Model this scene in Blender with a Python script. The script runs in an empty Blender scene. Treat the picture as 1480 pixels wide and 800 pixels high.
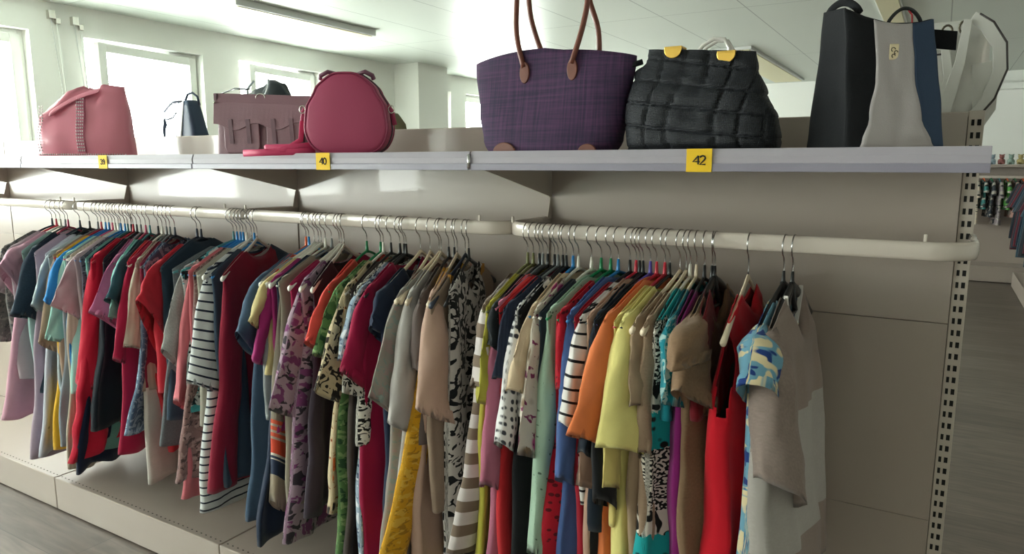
import bpy, bmesh, math, random
from mathutils import Vector, Matrix, noise
PI = math.pi
SC = bpy.context.scene
COL = SC.collection
random.seed(7)

# ------------------------------------------------------------------ camera (measured from the photograph)
F_PX, PITCH, YAW = 1033.6, 0.1566, 0.5358
CAM = Vector((-0.0695, -1.7857, 1.3657))
fw = Vector((-math.sin(YAW)*math.cos(PITCH), math.cos(YAW)*math.cos(PITCH), -math.sin(PITCH)))
rt = Vector((math.cos(YAW), math.sin(YAW), 0))
up = rt.cross(fw)
cd = bpy.data.cameras.new('camera'); cam = bpy.data.objects.new('camera', cd); COL.objects.link(cam)
cam.location = CAM; cam.rotation_euler = (PI/2-PITCH, 0, YAW)
cd.sensor_width = 36; cd.lens = F_PX/1480*36; cd.clip_start = 0.02; cd.clip_end = 200
SC.camera = cam

def at(px, py, axis, val):
    """where a line of sight meets the plane axis = val: used to take measures off the photograph"""
    r = fw + rt*((px-740)/F_PX) + up*((400-py)/F_PX)
    return CAM + r*((val-CAM[axis])/r[axis])

# ------------------------------------------------------------------ colour and materials
def lin(c):
    def f(v):
        v /= 255.0
        return v/12.92 if v <= 0.04045 else ((v+0.055)/1.055)**2.4
    return (f(c[0]), f(c[1]), f(c[2]), 1)
def hexc(h):
    return (int(h[0:2], 16), int(h[2:4], 16), int(h[4:6], 16))
MATS = {}
def new_mat(name):
    m = bpy.data.materials.new(name); m.use_nodes = True
    nt = m.node_tree
    return m, nt, nt.nodes['Principled BSDF']
def node(nt, t, **kw):
    n = nt.nodes.new(t)
    for k, v in kw.items():
        if k in n.inputs.keys() if hasattr(n, 'inputs') else False: n.inputs[k].default_value = v
        else: setattr(n, k, v)
    return n
def plain(name, c, rough=0.5, metal=0.0, bump=0.0, bscale=200, spec=0.5, coat=0.0, trans=0.0, var=0.0):
    key = (name,)
    if key in MATS: return MATS[key]
    m, nt, b = new_mat(name)
    col = lin(hexc(c) if isinstance(c, str) else c)
    b.inputs['Base Color'].default_value = col
    b.inputs['Roughness'].default_value = rough; b.inputs['Metallic'].default_value = metal
    b.inputs['Specular IOR Level'].default_value = spec
    b.inputs['Coat Weight'].default_value = coat
    if trans: b.inputs['Transmission Weight'].default_value = trans
    tc = nt.nodes.new('ShaderNodeTexCoord')
    nz = nt.nodes.new('ShaderNodeTexNoise'); nz.inputs['Scale'].default_value = bscale
    nt.links.new(tc.outputs['Object'], nz.inputs['Vector'])
    if bump:
        bp = nt.nodes.new('ShaderNodeBump'); bp.inputs['Strength'].default_value = bump; bp.inputs['Distance'].default_value = 0.002
        nt.links.new(nz.outputs['Fac'], bp.inputs['Height']); nt.links.new(bp.outputs['Normal'], b.inputs['Normal'])
    if var:
        mx = nt.nodes.new('ShaderNodeMix'); mx.data_type = 'RGBA'
        mx.inputs['A'].default_value = col; mx.inputs['B'].default_value = tuple(v*(1-var) for v in col[:3])+(1,)
        nt.links.new(nz.outputs['Fac'], mx.inputs['Factor']); nt.links.new(mx.outputs['Result'], b.inputs['Base Color'])
    MATS[key] = m
    return m

def cloth(c, kind='solid', c2='000000', c3=None, p=0.03, w=0.3, stops=None, base=None):
    """fabric: UV runs in metres, u across and v down the cloth"""
    key = ('cloth', c, kind, c2, c3, p, w, str(stops))
    if key in MATS: return MATS[key]
    m, nt, b = new_mat('fabric_'+kind)
    L = nt.links.new
    b.inputs['Roughness'].default_value = 0.9
    b.inputs['Specular IOR Level'].default_value = 0.2
    b.inputs['Sheen Weight'].default_value = 0.12
    uv = nt.nodes.new('ShaderNodeUVMap'); uv.uv_map = 'uv'
    sep = nt.nodes.new('ShaderNodeSeparateXYZ'); L(uv.outputs['UV'], sep.inputs[0])
    A, B = lin(hexc(c)), lin(hexc(c2)); Cc = lin(hexc(c3)) if c3 else B
    def math_(op, a, bb=None):
        n = nt.nodes.new('ShaderNodeMath'); n.operation = op
        for i, v in enumerate((a, bb)):
            if v is None: continue
            if isinstance(v, (int, float)): n.inputs[i].default_value = v
            else: L(v, n.inputs[i])
        return n.outputs[0]
    def mix(f, a, bb):
        n = nt.nodes.new('ShaderNodeMix'); n.data_type = 'RGBA'
        if isinstance(f, (int, float)): n.inputs['Factor'].default_value = f
        else: L(f, n.inputs['Factor'])
        for k, v in (('A', a), ('B', bb)):
            if isinstance(v, tuple): n.inputs[k].default_value = v
            else: L(v, n.inputs[k])
        return n.outputs['Result']
    def noise_(scale, detail=2, vec=None, dist=0.0):
        n = nt.nodes.new('ShaderNodeTexNoise'); n.inputs['Scale'].default_value = scale; n.inputs['Detail'].default_value = detail
        n.inputs['Distortion'].default_value = dist
        L(vec or uv.outputs['UV'], n.inputs['Vector']); return n.outputs['Fac']
    def voro(scale, feat='F1', out='Distance', rnd=1.0):
        n = nt.nodes.new('ShaderNodeTexVoronoi'); n.inputs['Scale'].default_value = scale; n.feature = feat
        n.inputs['Randomness'].default_value = rnd
        L(uv.outputs['UV'], n.inputs['Vector']); return n.outputs[out]
    def thr(f, t, soft=0.02):
        n = nt.nodes.new('ShaderNodeMapRange'); n.inputs['From Min'].default_value = t-soft; n.inputs['From Max'].default_value = t+soft
        L(f, n.inputs['Value']); return n.outputs['Result']
    hgt = noise_(900, 1)
    weave = noise_(60, 3)
    col = A
    if kind == 'solid':
        pass
    elif kind == 'heather':
        col = mix(thr(noise_(220, 4), 0.5, 0.25), A, B)
    elif kind == 'stripe':
        fr = math_('FRACT', math_('DIVIDE', sep.outputs[1], p))
        col = mix(math_('LESS_THAN', fr, w), A, B)
    elif kind == 'knit':
        wv = math_('SINE', math_('MULTIPLY', sep.outputs[0], 2*PI/p))
        hgt = wv; col = mix(thr(wv, 0.0, 1.0), tuple(v*0.86 for v in A[:3])+(1,), A)
    elif kind == 'blotch':
        f1 = thr(noise_(1.0/p, 2, dist=0.6), 0.56, 0.015)
        n2 = nt.nodes.new('ShaderNodeMapping'); n2.inputs['Location'].default_value = (3.7, 1.9, 0); L(uv.outputs['UV'], n2.inputs['Vector'])
        f2 = thr(noise_(0.8/p, 2, n2.outputs['Vector'], 0.8), 0.57, 0.015)
        col = mix(f2, mix(f1, A, B), Cc)
    elif kind == 'floral':
        f1 = thr(voro(1.0/p), 0.33, 0.06)
        cell = voro(1.0/p, 'F1', 'Color')
        sp = nt.nodes.new('ShaderNodeSeparateXYZ'); L(cell, sp.inputs[0])
        fl = mix(math_('GREATER_THAN', sp.outputs[0], 0.5), B, Cc)
        col = mix(f1, fl, A)
        col = mix(thr(noise_(2.6/p, 2, dist=0.5), 0.63, 0.02), col, tuple(v*0.4 for v in Cc[:3])+(1,))
    elif kind == 'leaves':
        f1 = thr(noise_(1.0/p, 1, dist=2.2), 0.53, 0.012)
        col = mix(f1, A, B)
    elif kind == 'holes':
        f1 = thr(voro(1.0/p, rnd=0.25), w, 0.05)
        col = mix(f1, B, A); hgt = f1
    elif kind == 'dots':
        f1 = thr(voro(1.0/p, rnd=0.9), w, 0.03)
        col = mix(f1, B, A)
    elif kind == 'animal':
        spots = thr(voro(28, 'DISTANCE_TO_EDGE'), 0.07, 0.02)
        blob = thr(voro(40), 0.3, 0.05)
        leo = mix(blob, B, Cc)
        script = mix(thr(noise_(170, 0), 0.5, 0.02), A, B)
        zebra = mix(thr(noise_(24, 0, dist=1.6), 0.52, 0.02), A, B)
        fr = math_('FRACT', math_('DIVIDE', math_('ADD', sep.outputs[1], math_('MULTIPLY', weave, 0.03)), 0.27))
        col = mix(math_('LESS_THAN', fr, 0.30), script, leo)
        col = mix(math_('GREATER_THAN', fr, 0.80), col, zebra)
    elif kind == 'plaid':
        f1 = math_('LESS_THAN', math_('FRACT', math_('DIVIDE', sep.outputs[1], p)), w)
        f2 = math_('LESS_THAN', math_('FRACT', math_('DIVIDE', sep.outputs[0], p)), w)
        col = mix(f2, mix(f1, A, B), Cc)
    elif kind == 'ramp':
        cr = nt.nodes.new('ShaderNodeValToRGB'); cr.color_ramp.interpolation = 'CONSTANT'
        els = cr.color_ramp.elements
        for i, (pos, hc) in enumerate(stops):
            e = els[i] if i < 2 else els.new(pos)
            e.position = pos; e.color = lin(hexc(hc))
        L(sep.outputs[1], cr.inputs['Fac']); col = cr.outputs['Color']
        col = mix(thr(noise_(220, 4), 0.5, 0.3), col, mix(0.12, col, (0, 0, 0, 1)))
    # uneven wear of the cloth, very slight
    dk = mix(0.10, col, (0.02, 0.02, 0.02, 1))
    fin = mix(weave, col, dk)
    L(fin, b.inputs['Base Color'])
    bp = nt.nodes.new('ShaderNodeBump'); bp.inputs['Strength'].default_value = 0.25; bp.inputs['Distance'].default_value = 0.0015
    L(hgt, bp.inputs['Height']); L(bp.outputs['Normal'], b.inputs['Normal'])
    MATS[key] = m
    return m

# ------------------------------------------------------------------ mesh helpers
class MB:
    def __init__(s): s.v = []; s.f = []; s.mi = []; s.uv = {}; s.cur = 0
    def face(s, idx): s.f.append(tuple(idx)); s.mi.append(s.cur)
    def box(s, x0, x1, y0, y1, z0, z1):
        n = len(s.v)
        s.v += [(x, y, z) for z in (z0, z1) for y in (y0, y1) for x in (x0, x1)]
        for q in ((0,2,3,1),(4,5,7,6),(0,1,5,4),(2,6,7,3),(0,4,6,2),(1,3,7,5)): s.face([n+i for i in q])
    def loft(s, rings, cap0=True, cap1=True, closed=True):
        n = len(s.v); k = len(rings[0])
        for r in rings: s.v += [tuple(p) for p in r]
        for i in range(len(rings)-1):
            for j in range(k if closed else k-1):
                a = n+i*k+j; b = n+i*k+(j+1) % k
                s.face((a, b, b+k, a+k))
        if cap0: s.face([n+j for j in range(k)][::-1])
        if cap1: s.face([n+(len(rings)-1)*k+j for j in range(k)])
    def tube(s, pts, r, seg=8, flat=1.0, caps=True, closed=False):
        pts = [Vector(p) for p in pts]; n = len(pts); rings = []
        prev = None
        for i, p in enumerate(pts):
            if closed: t = pts[(i+1) % n]-pts[i-1]
            else: t = pts[min(i+1, n-1)]-pts[max(i-1, 0)]
            t.normalize()
            if prev is None:
                a = Vector((0, 0, 1)) if abs(t.z) < 0.9 else Vector((0, 1, 0))
                nrm = (a-t*a.dot(t)).normalized()
            else: nrm = (prev-t*prev.dot(t)).normalized()
            prev = nrm; bn = t.cross(nrm)
            rr = r[i] if isinstance(r, (list, tuple)) else r
            rings.append([p+nrm*math.cos(2*PI*j/seg)*rr+bn*math.sin(2*PI*j/seg)*rr*flat for j in range(seg)])
        if closed:
            rings.append(rings[0]); s.loft(rings, False, False)
        else: s.loft(rings, caps, caps)
    def ball(s, c, r, seg=8, sx=1, sy=1, sz=1):
        rings = []
        for i in range(1, seg):
            a = PI*i/seg
            rings.append([(c[0]+sx*r*math.sin(a)*math.cos(2*PI*j/seg), c[1]+sy*r*math.sin(a)*math.sin(2*PI*j/seg), c[2]-sz*r*math.cos(a)) for j in range(seg)])
        s.loft(rings)
    def disc(s, c, r, axis='y', t=0.002, seg=16, sz=1.0):
        rings = []
        for d in (-t, t):
            ring = []
            for j in range(seg):
                a = 2*PI*j/seg; u, w = r*math.cos(a), r*sz*math.sin(a)
                ring.append((c[0]+u, c[1]+d, c[2]+w) if axis == 'y' else ((c[0]+d, c[1]+u, c[2]+w) if axis == 'x' else (c[0]+u, c[1]+w, c[2]+d)))
            rings.append(ring)
        s.loft(rings)
    def build(s, name, mats, parent=None, smooth=False, bevel=0.0, bseg=2, uvs=None, smooth_angle=None, solid=0.0, sub=0):
        me = bpy.data.meshes.new(name); me.from_pydata(s.v, [], s.f)
        bm = bmesh.new(); bm.from_mesh(me)
        if not uvs: bmesh.ops.recalc_face_normals(bm, faces=bm.faces)
        bm.to_mesh(me); bm.free()
        for m in (mats if isinstance(mats, (list, tuple)) else [mats]): me.materials.append(m)
        if len(s.mi) == len(me.polygons):
            me.polygons.foreach_set('material_index', s.mi)
        if uvs:
            ul = me.uv_layers.new(name='uv')
            for lp in me.loops: ul.data[lp.index].uv = uvs[lp.vertex_index]
        if smooth: me.polygons.foreach_set('use_smooth', [True]*len(me.polygons))
        me.update()
        o = bpy.data.objects.new(name, me); COL.objects.link(o)
        if parent: o.parent = parent
        if bevel:
            md = o.modifiers.new('bevel', 'BEVEL'); md.width = bevel; md.segments = bseg; md.limit_method = 'ANGLE'; md.angle_limit = 0.6
        if solid:
            md = o.modifiers.new('solid', 'SOLIDIFY'); md.thickness = solid; md.offset = 0
        if sub:
            md = o.modifiers.new('sub', 'SUBSURF'); md.levels = sub; md.render_levels = sub
        return o
def tag(o, label=None, cat=None, group=None, kind=None):
    for k, v in (('label', label), ('category', cat), ('group', group), ('kind', kind)):
        if v: o[k] = v
    return o
def empty(name, loc=(0, 0, 0), rz=0.0, **kw):
    o = bpy.data.objects.new(name, None); COL.objects.link(o); o.location = loc; o.rotation_euler = (0, 0, rz)
    o.empty_display_size = 0.05
    return tag(o, **kw)
def sup(cx, cy, z, hw, hd, n=48, e=4.0, f=None):
    r = []
    for j in range(n):
        a = 2*PI*j/n; c, s_ = math.cos(a), math.sin(a)
        x = cx+hw*math.copysign(abs(c)**(2/e), c); y = cy+hd*math.copysign(abs(s_)**(2/e), s_)
        p = Vector((x, y, z))
        if f: p = f(p, a)
        r.append(p)
    return r
def interp(tab, t):
    if t <= tab[0][0]: return tab[0][1]
    for (a, x), (b, y) in zip(tab, tab[1:]):
        if t <= b:
            k = (t-a)/(b-a); k = k*k*(3-2*k)
            return x+(y-x)*k
    return tab[-1][1]
# ------------------------------------------------------------------ materials of the room
M_panel = plain('cream_lacquered_panel', 'a5998f', 0.30, coat=0.25, spec=0.5)
M_steel = plain('cream_steel', 'bfb5a9', 0.38)
M_rail = plain('white_enamelled_rail', 'cdc3b8', 0.22, coat=0.4)
M_black = plain('black_slot', '0b0b0b', 0.8)
M_rail_lilac = plain('lilac_plastic_strip', 'aba6b0', 0.35, coat=0.2)
M_rail_dark = plain('darker_plastic_strip', '8e8a99', 0.4)  # lower lip of the two-tone strip, a darker plastic
M_yellow = plain('yellow_card', 'f0c419', 0.7)
M_ink = plain('black_ink', '141414', 0.7)
M_wall = plain('white_wall_paint', 'f0f1ec', 0.85)
M_trim = plain('white_frame', 'f1f3ee', 0.45)
M_diff = plain('cream_diffuser', 'e6dfba', 0.5)
M_lampbody = plain('lamp_housing', 'd9dbd8', 0.5)
M_chrome = plain('chrome', 'c9c9c9', 0.2, 1.0)
M_gold = plain('gold_metal', 'd8b25a', 0.28, 1.0)
M_silver = plain('silver_metal', 'd0cdc6', 0.25, 1.0)

def ceiling_mat():
    m, nt, b = new_mat('ceiling_metal_tiles'); L = nt.links.new
    tc = nt.nodes.new('ShaderNodeTexCoord'); sep = nt.nodes.new('ShaderNodeSeparateXYZ'); L(tc.outputs['Object'], sep.inputs[0])
    def mt(op, a, bb):
        n = nt.nodes.new('ShaderNodeMath'); n.operation = op
        for i, v in enumerate((a, bb)):
            if isinstance(v, (int, float)): n.inputs[i].default_value = v
            else: L(v, n.inputs[i])
        return n.outputs[0]
    fx = mt('FRACT', mt('DIVIDE', mt('ADD', sep.outputs[0], 20.0+2.2), 0.65), 0); fy = mt('FRACT', mt('DIVIDE', mt('ADD', sep.outputs[1], 30.0), 2.6), 0)
    line = mt('MAXIMUM', mt('LESS_THAN', fx, 0.012), mt('LESS_THAN', fy, 0.003))
    mx = nt.nodes.new('ShaderNodeMix'); mx.data_type = 'RGBA'; L(line, mx.inputs['Factor'])
    mx.inputs['A'].default_value = lin(hexc('cfd6cd')); mx.inputs['B'].default_value = lin(hexc('8f9690'))
    L(mx.outputs['Result'], b.inputs['Base Color']); b.inputs['Roughness'].default_value = 0.38
    nz = nt.nodes.new('ShaderNodeTexNoise'); nz.inputs['Scale'].default_value = 0.9; L(tc.outputs['Object'], nz.inputs['Vector'])
    bp = nt.nodes.new('ShaderNodeBump'); bp.inputs['Strength'].default_value = 0.15; bp.inputs['Distance'].default_value = 0.05
    L(nz.outputs['Fac'], bp.inputs['Height']); L(bp.outputs['Normal'], b.inputs['Normal'])
    return m
def floor_mat():
    m, nt, b = new_mat('grey_laminate_planks'); L = nt.links.new
    tc = nt.nodes.new('ShaderNodeTexCoord')
    br = nt.nodes.new('ShaderNodeTexBrick'); br.inputs['Scale'].default_value = 1.0
    br.inputs['Brick Width'].default_value = 1.3; br.inputs['Row Height'].default_value = 0.2; br.inputs['Mortar Size'].default_value = 0.0015
    br.offset = 0.37
    br.inputs['Color1'].default_value = lin(hexc('776c63')); br.inputs['Color2'].default_value = lin(hexc('665c54')); br.inputs['Mortar'].default_value = lin(hexc('4f4a45'))
    L(tc.outputs['Object'], br.inputs['Vector'])
    mp = nt.nodes.new('ShaderNodeMapping'); mp.inputs['Scale'].default_value = (1.6, 14, 1); L(tc.outputs['Object'], mp.inputs['Vector'])
    nz = nt.nodes.new('ShaderNodeTexNoise'); nz.inputs['Scale'].default_value = 2.2; nz.inputs['Detail'].default_value = 6; nz.inputs['Distortion'].default_value = 1.2
    L(mp.outputs['Vector'], nz.inputs['Vector'])
    mx = nt.nodes.new('ShaderNodeMix'); mx.data_type = 'RGBA'; mx.blend_type = 'MULTIPLY'; mx.inputs['Factor'].default_value = 0.9
    rp = nt.nodes.new('ShaderNodeMapRange'); rp.inputs['From Min'].default_value = 0.3; rp.inputs['From Max'].default_value = 0.7; rp.inputs['To Min'].default_value = 0.62; rp.inputs['To Max'].default_value = 1.1
    L(nz.outputs['Fac'], rp.inputs['Value'])
    cc = nt.nodes.new('ShaderNodeCombineColor')
    for k in range(3): L(rp.outputs['Result'], cc.inputs[k])
    L(br.outputs['Color'], mx.inputs['A']); L(cc.outputs['Color'], mx.inputs['B'])
    L(mx.outputs['Result'], b.inputs['Base Color']); b.inputs['Roughness'].default_value = 0.42
    return m
def glass_mat():
    m = bpy.data.materials.new('window_glass'); m.use_nodes = True; nt = m.node_tree; nt.nodes.clear()
    out = nt.nodes.new('ShaderNodeOutputMaterial'); tr = nt.nodes.new('ShaderNodeBsdfTransparent'); gl = nt.nodes.new('ShaderNodeBsdfGlossy')
    gl.inputs['Roughness'].default_value = 0.02; tr.inputs['Color'].default_value = (0.95, 0.98, 0.96, 1)
    mx = nt.nodes.new('ShaderNodeMixShader'); mx.inputs[0].default_value = 0.06
    nt.links.new(tr.outputs[0], mx.inputs[1]); nt.links.new(gl.outputs[0], mx.inputs[2]); nt.links.new(mx.outputs[0], out.inputs['Surface'])
    return m
M_glass = glass_mat()

# ------------------------------------------------------------------ room shell
XL, XR, Y0, Y1, ZC = -5.6, 4.2, -5.4, 9.15, 2.5
def struct(name, mb, mat, **k):
    o = mb.build(name, mat, **k); o['kind'] = 'structure'; return o
b = MB(); b.box(XL-0.3, XR+0.2, Y0-0.2, Y1+0.2, -0.1, 0); struct('floor', b, floor_mat())
b = MB(); b.box(XL-0.3, XR+0.2, Y0-0.2, Y1+0.2, ZC, ZC+0.1); struct('ceiling', b, ceiling_mat())
b = MB(); b.box(XL, XR, Y1, Y1+0.2, 0, ZC); struct('wall_back', b, M_wall)
b = MB(); b.box(XL, XR, Y0-0.2, Y0, 0, ZC); struct('wall_front', b, M_wall)
b = MB(); b.box(XR, XR+0.2, Y0-0.2, Y1+0.2, 0, ZC); struct('wall_right', b, M_wall)
b = MB(); b.box(-5.6, -5.25, 4.86, 5.42, 0, ZC); struct('trim_1', b, M_wall)              # the boxed pillar on the window wall
b = MB(); b.box(0.05, XR, Y1-0.16, Y1, 2.27, 2.34); struct('trim_2', b, M_trim)
# window wall, pierced by a row of windows
WZ0, WZ1 = 0.95, 2.29
wins = []
for k in range(-4, 3): wins.append((0.0+1.375*k-0.05, 0.0+1.375*k+0.95))
wins += [(5.62, 5.98), (6.32, 7.25), (7.6, 8.5)]
b = MB(); wt = 0.26
b.box(XL-wt, XL, Y0-0.2, Y1+0.2, 0, WZ0); b.box(XL-wt, XL, Y0-0.2, Y1+0.2, WZ1, ZC)
edges = [Y0-0.2]+[v for w_ in wins for v in w_]+[Y1+0.2]
for i in range(0, len(edges), 2): b.box(XL-wt, XL, edges[i], edges[i+1], WZ0, WZ1)
struct('wall_left', b, M_wall)
def frame_box(mb, y0, y1, z0, z1, x0, x1, t):
    mb.box(x0, x1, y0, y0+t, z0, z1); mb.box(x0, x1, y1-t, y1, z0, z1); mb.box(x0, x1, y0+t, y1-t, z0, z0+t); mb.box(x0, x1, y0+t, y1-t, z1-t, z1)
M_blind = plain('grey_blind_slat', '8d9896', 0.5)
M_cordteal = plain('teal_guide', '7fa8a0', 0.5)
for n, (a, c) in enumerate(wins):
    root = empty('window_%d' % (n+1), (XL-0.12, c-0.03, 0)); root['kind'] = 'structure'
    f = MB(); frame_box(f, a-c+0.03, 0.03, WZ0, WZ1, -0.04, 0.03, 0.035); f.build('window_frame', M_trim, root, bevel=0.004)
    ang = {5: -0.16, 6: -0.16, 0: 0.0}.get(n, 0.0)       # sashes of the second and third windows stand ajar, hinged at the far side
    s = MB(); w_ = c-a-0.07
    frame_box(s, -w_, 0, WZ0+0.03, WZ1-0.03, 0.0, 0.05, 0.065); so = s.build('window_sash', M_trim, root, bevel=0.004); so.rotation_euler = (0, 0, -ang)
    g = MB(); g.box(0.02, 0.026, -w_+0.06, -0.06, WZ0+0.09, WZ1-0.09); go = g.build('window_pane', M_glass, so)
    hnd = MB(); hnd.box(0.05, 0.065, -w_+0.02, -w_+0.045, 1.5, 1.56); hnd.box(0.065, 0.08, -w_+0.025, -w_+0.04, 1.42, 1.545); hnd.build('window_handle', M_silver, so, bevel=0.003)
    if n not in (4, 5, 6): continue
    bl = empty('window_blind', (XL-0.24, (a+c)/2, 0), cat='blind', label={4: 'grey slatted blind drawn up at the window nearest the pink slouchy bag', 5: 'outside blind with thin spread slats behind the ajar second window', 6: 'outside blind drawn up at the ajar window above the mauve satchel'}[n])
    q = MB()
    if n in (4, 6):
        for i in range(7): q.box(-0.03, 0.03, -(c-a)/2+0.03, (c-a)/2-0.03, 2.235+0.006*i, 2.238+0.006*i)
        q.build('slats', M_blind, bl); continue
    for i in range(18):
        z = WZ1-0.06-i*0.072
        q.box(-0.028, 0.028, -(c-a)/2+0.02, (c-a)/2-0.02, z, z+0.006)
    q.build('slats', M_blind, bl)
    q = MB()
    for yy in (-(c-a)/2+0.09, (c-a)/2-0.09): q.box(-0.003, 0.003, yy-0.004, yy+0.004, WZ0, WZ1)
    q.build('ladder_cords', M_cordteal, bl)
# daylight enters through the windows
for (a, c) in wins:
    ld = bpy.data.lights.new('window_daylight', 'AREA'); ld.shape = 'RECTANGLE'; ld.size = WZ1-WZ0; ld.size_y = c-a
    lo = bpy.data.objects.new('window_daylight', ld); COL.objects.link(lo)
    lo.location = (XL-0.3, (a+c)/2, (WZ0+WZ1)/2); lo.rotation_euler = (0, -PI/2, 0)
    ld.cycles.is_portal = True
w = bpy.data.worlds.new('World'); SC.world = w; w.use_nodes = True
bg = w.node_tree.nodes['Background']; bg.inputs[0].default_value = (0.99, 1.0, 0.975, 1); bg.inputs[1].default_value = 18.0
# opener rods between the first and second window
for (y, z) in ((1.10, 2.44), (1.26, 2.42)):
    r = empty('window_opener', (XL+0.012, y, z), label='thin white window opener rod nearer the first window' if y < 1.2 else 'thin white window opener rod nearer the slatted second window', cat='window opener', group='window opener rods on the white wall')
    q = MB(); q.box(-0.012, 0.03, -0.025, 0.02, -0.06, 0.0); q.box(0.0, 0.03, 0.02, 0.05, -0.09, -0.05); q.build('bracket', M_silver, r, bevel=0.003)
    q = MB(); q.tube([(0.015, 0.03, -0.07), (0.015, 0.05, -0.6), (0.012, 0.06, -1.2)], 0.006); q.build('rod', M_trim, r, smooth=True)
    q = MB(); q.tube([(0.015, -0.01, -0.05), (0.015, 0.03, -0.6), (0.012, 0.045, -1.2)], 0.003); q.build('cable', M_lampbody, r, smooth=True)

# ceiling lamps; the lit ones are added fill lights, never in view
def ceiling_lamp(x0, x1, y0, y1, label, zz=0.055, lit=0.0):
    r = empty('ceiling_lamp', ((x0+x1)/2, (y0+y1)/2, ZC), label=label, cat='lamp', group='long ceiling lamps')
    hw, hl = (x1-x0)/2, (y1-y0)/2
    q = MB(); q.box(-hw, hw, -hl, hl, -zz, 0); q.build('housing', M_lampbody, r, bevel=0.006)
    q = MB(); q.box(-hw*0.86, hw*0.86, -hl+0.03, hl-0.03, -zz-0.006, -zz+0.002)
    q.build('diffuser', M_lit if lit else M_diff, r, bevel=0.003)
    return r
M_lit, ntl, bl_ = new_mat('added_fill_diffuser'); bl_.inputs['Emission Color'].default_value = (1, 0.86, 0.70, 1); bl_.inputs['Emission Strength'].default_value = 2.6  # glow for the added fill lamps only
ceiling_lamp(-4.62, -4.34, 1.68, 3.12, 'long flat ceiling lamp above the windows on the left', 0.05)
ceiling_lamp(-2.15, -1.75, 5.6, 8.75, 'long white ceiling lamp with a cream diffuser behind the navy woven bag', 0.03)
ceiling_lamp(-0.56, -0.40, 2.2, 6.6, 'slim ceiling strip above the navy and grey backpack', 0.03)
for (x, y) in ((-1.2, -3.4), (1.6, -3.4), (1.6, 0.6), (1.6, 4.4)):  # unseen lamps added to light the clothes from the camera side
    ceiling_lamp(x-0.15, x+0.15, y-0.75, y+0.75, 'long lit ceiling lamp on the customers\' side of the rack', 0.05, 1)

# ------------------------------------------------------------------ shelving units
NB = 5
HT, J1, J2, HB = 1.4746, 1.0242, 0.5709, 0.137
DS, ZS = 0.405, 1.3935
RY, RZ = -0.24, 1.222           # rail centre line and its top
def slots_upright(root, z1=HT, name='upright', wid=0.030):
    q = MB(); q.box(-wid, -0.001, 0.0, 0.05, 0, z1); q.build(name, M_steel, root, bevel=0.0015)
    q = MB(); n = int((z1-0.02)/0.0262)
    for i in range(n):
        z = z1-0.018-i*0.0262
        for (a, c) in ((-0.024, -0.0185), (-0.0135, -0.0065)):
            q.box(a, c, -0.0006, 0.002, z-0.0125, z)
    q.build('slots', M_black, root)
def digits(root, text, cx, y, cz, h):
    """block digits drawn as thin raised strokes"""
    SEG = {'4': [[(0.62,0.0),(0.62,1.0)],[(0.62,1.0),(0.0,0.32),(0.8,0.32)]], '2': [[(0.03,0.78),(0.1,0.93),(0.32,1.0),(0.55,0.93),(0.62,0.74),(0.5,0.52),(0.0,0.0),(0.66,0.0)]],
           '0': [[(0.32,0),(0.08,0.16),(0,0.5),(0.08,0.84),(0.32,1),(0.56,0.84),(0.64,0.5),(0.56,0.16),(0.32,0)]],
           '3': [[(0,0.85),(0.3,1),(0.6,0.8),(0.5,0.56),(0.25,0.52),(0.55,0.46),(0.64,0.24),(0.4,0),(0.15,0.02),(0,0.18)]],
           '9': [[(0.05,0.08),(0.35,0.0),(0.6,0.3),(0.6,0.75),(0.32,1),(0.04,0.72),(0.28,0.42),(0.58,0.6)]]}
    q = MB(); x = cx-0.75*h*len(text)/2+0.05*h
    for ch in text:
        for st in SEG[ch]: q.tube([(x+a*h, y, cz-h/2+c*h) for a, c in st], h*0.10, 6)
        x += 0.82*h
    return q.build('number', M_ink, root)
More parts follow.
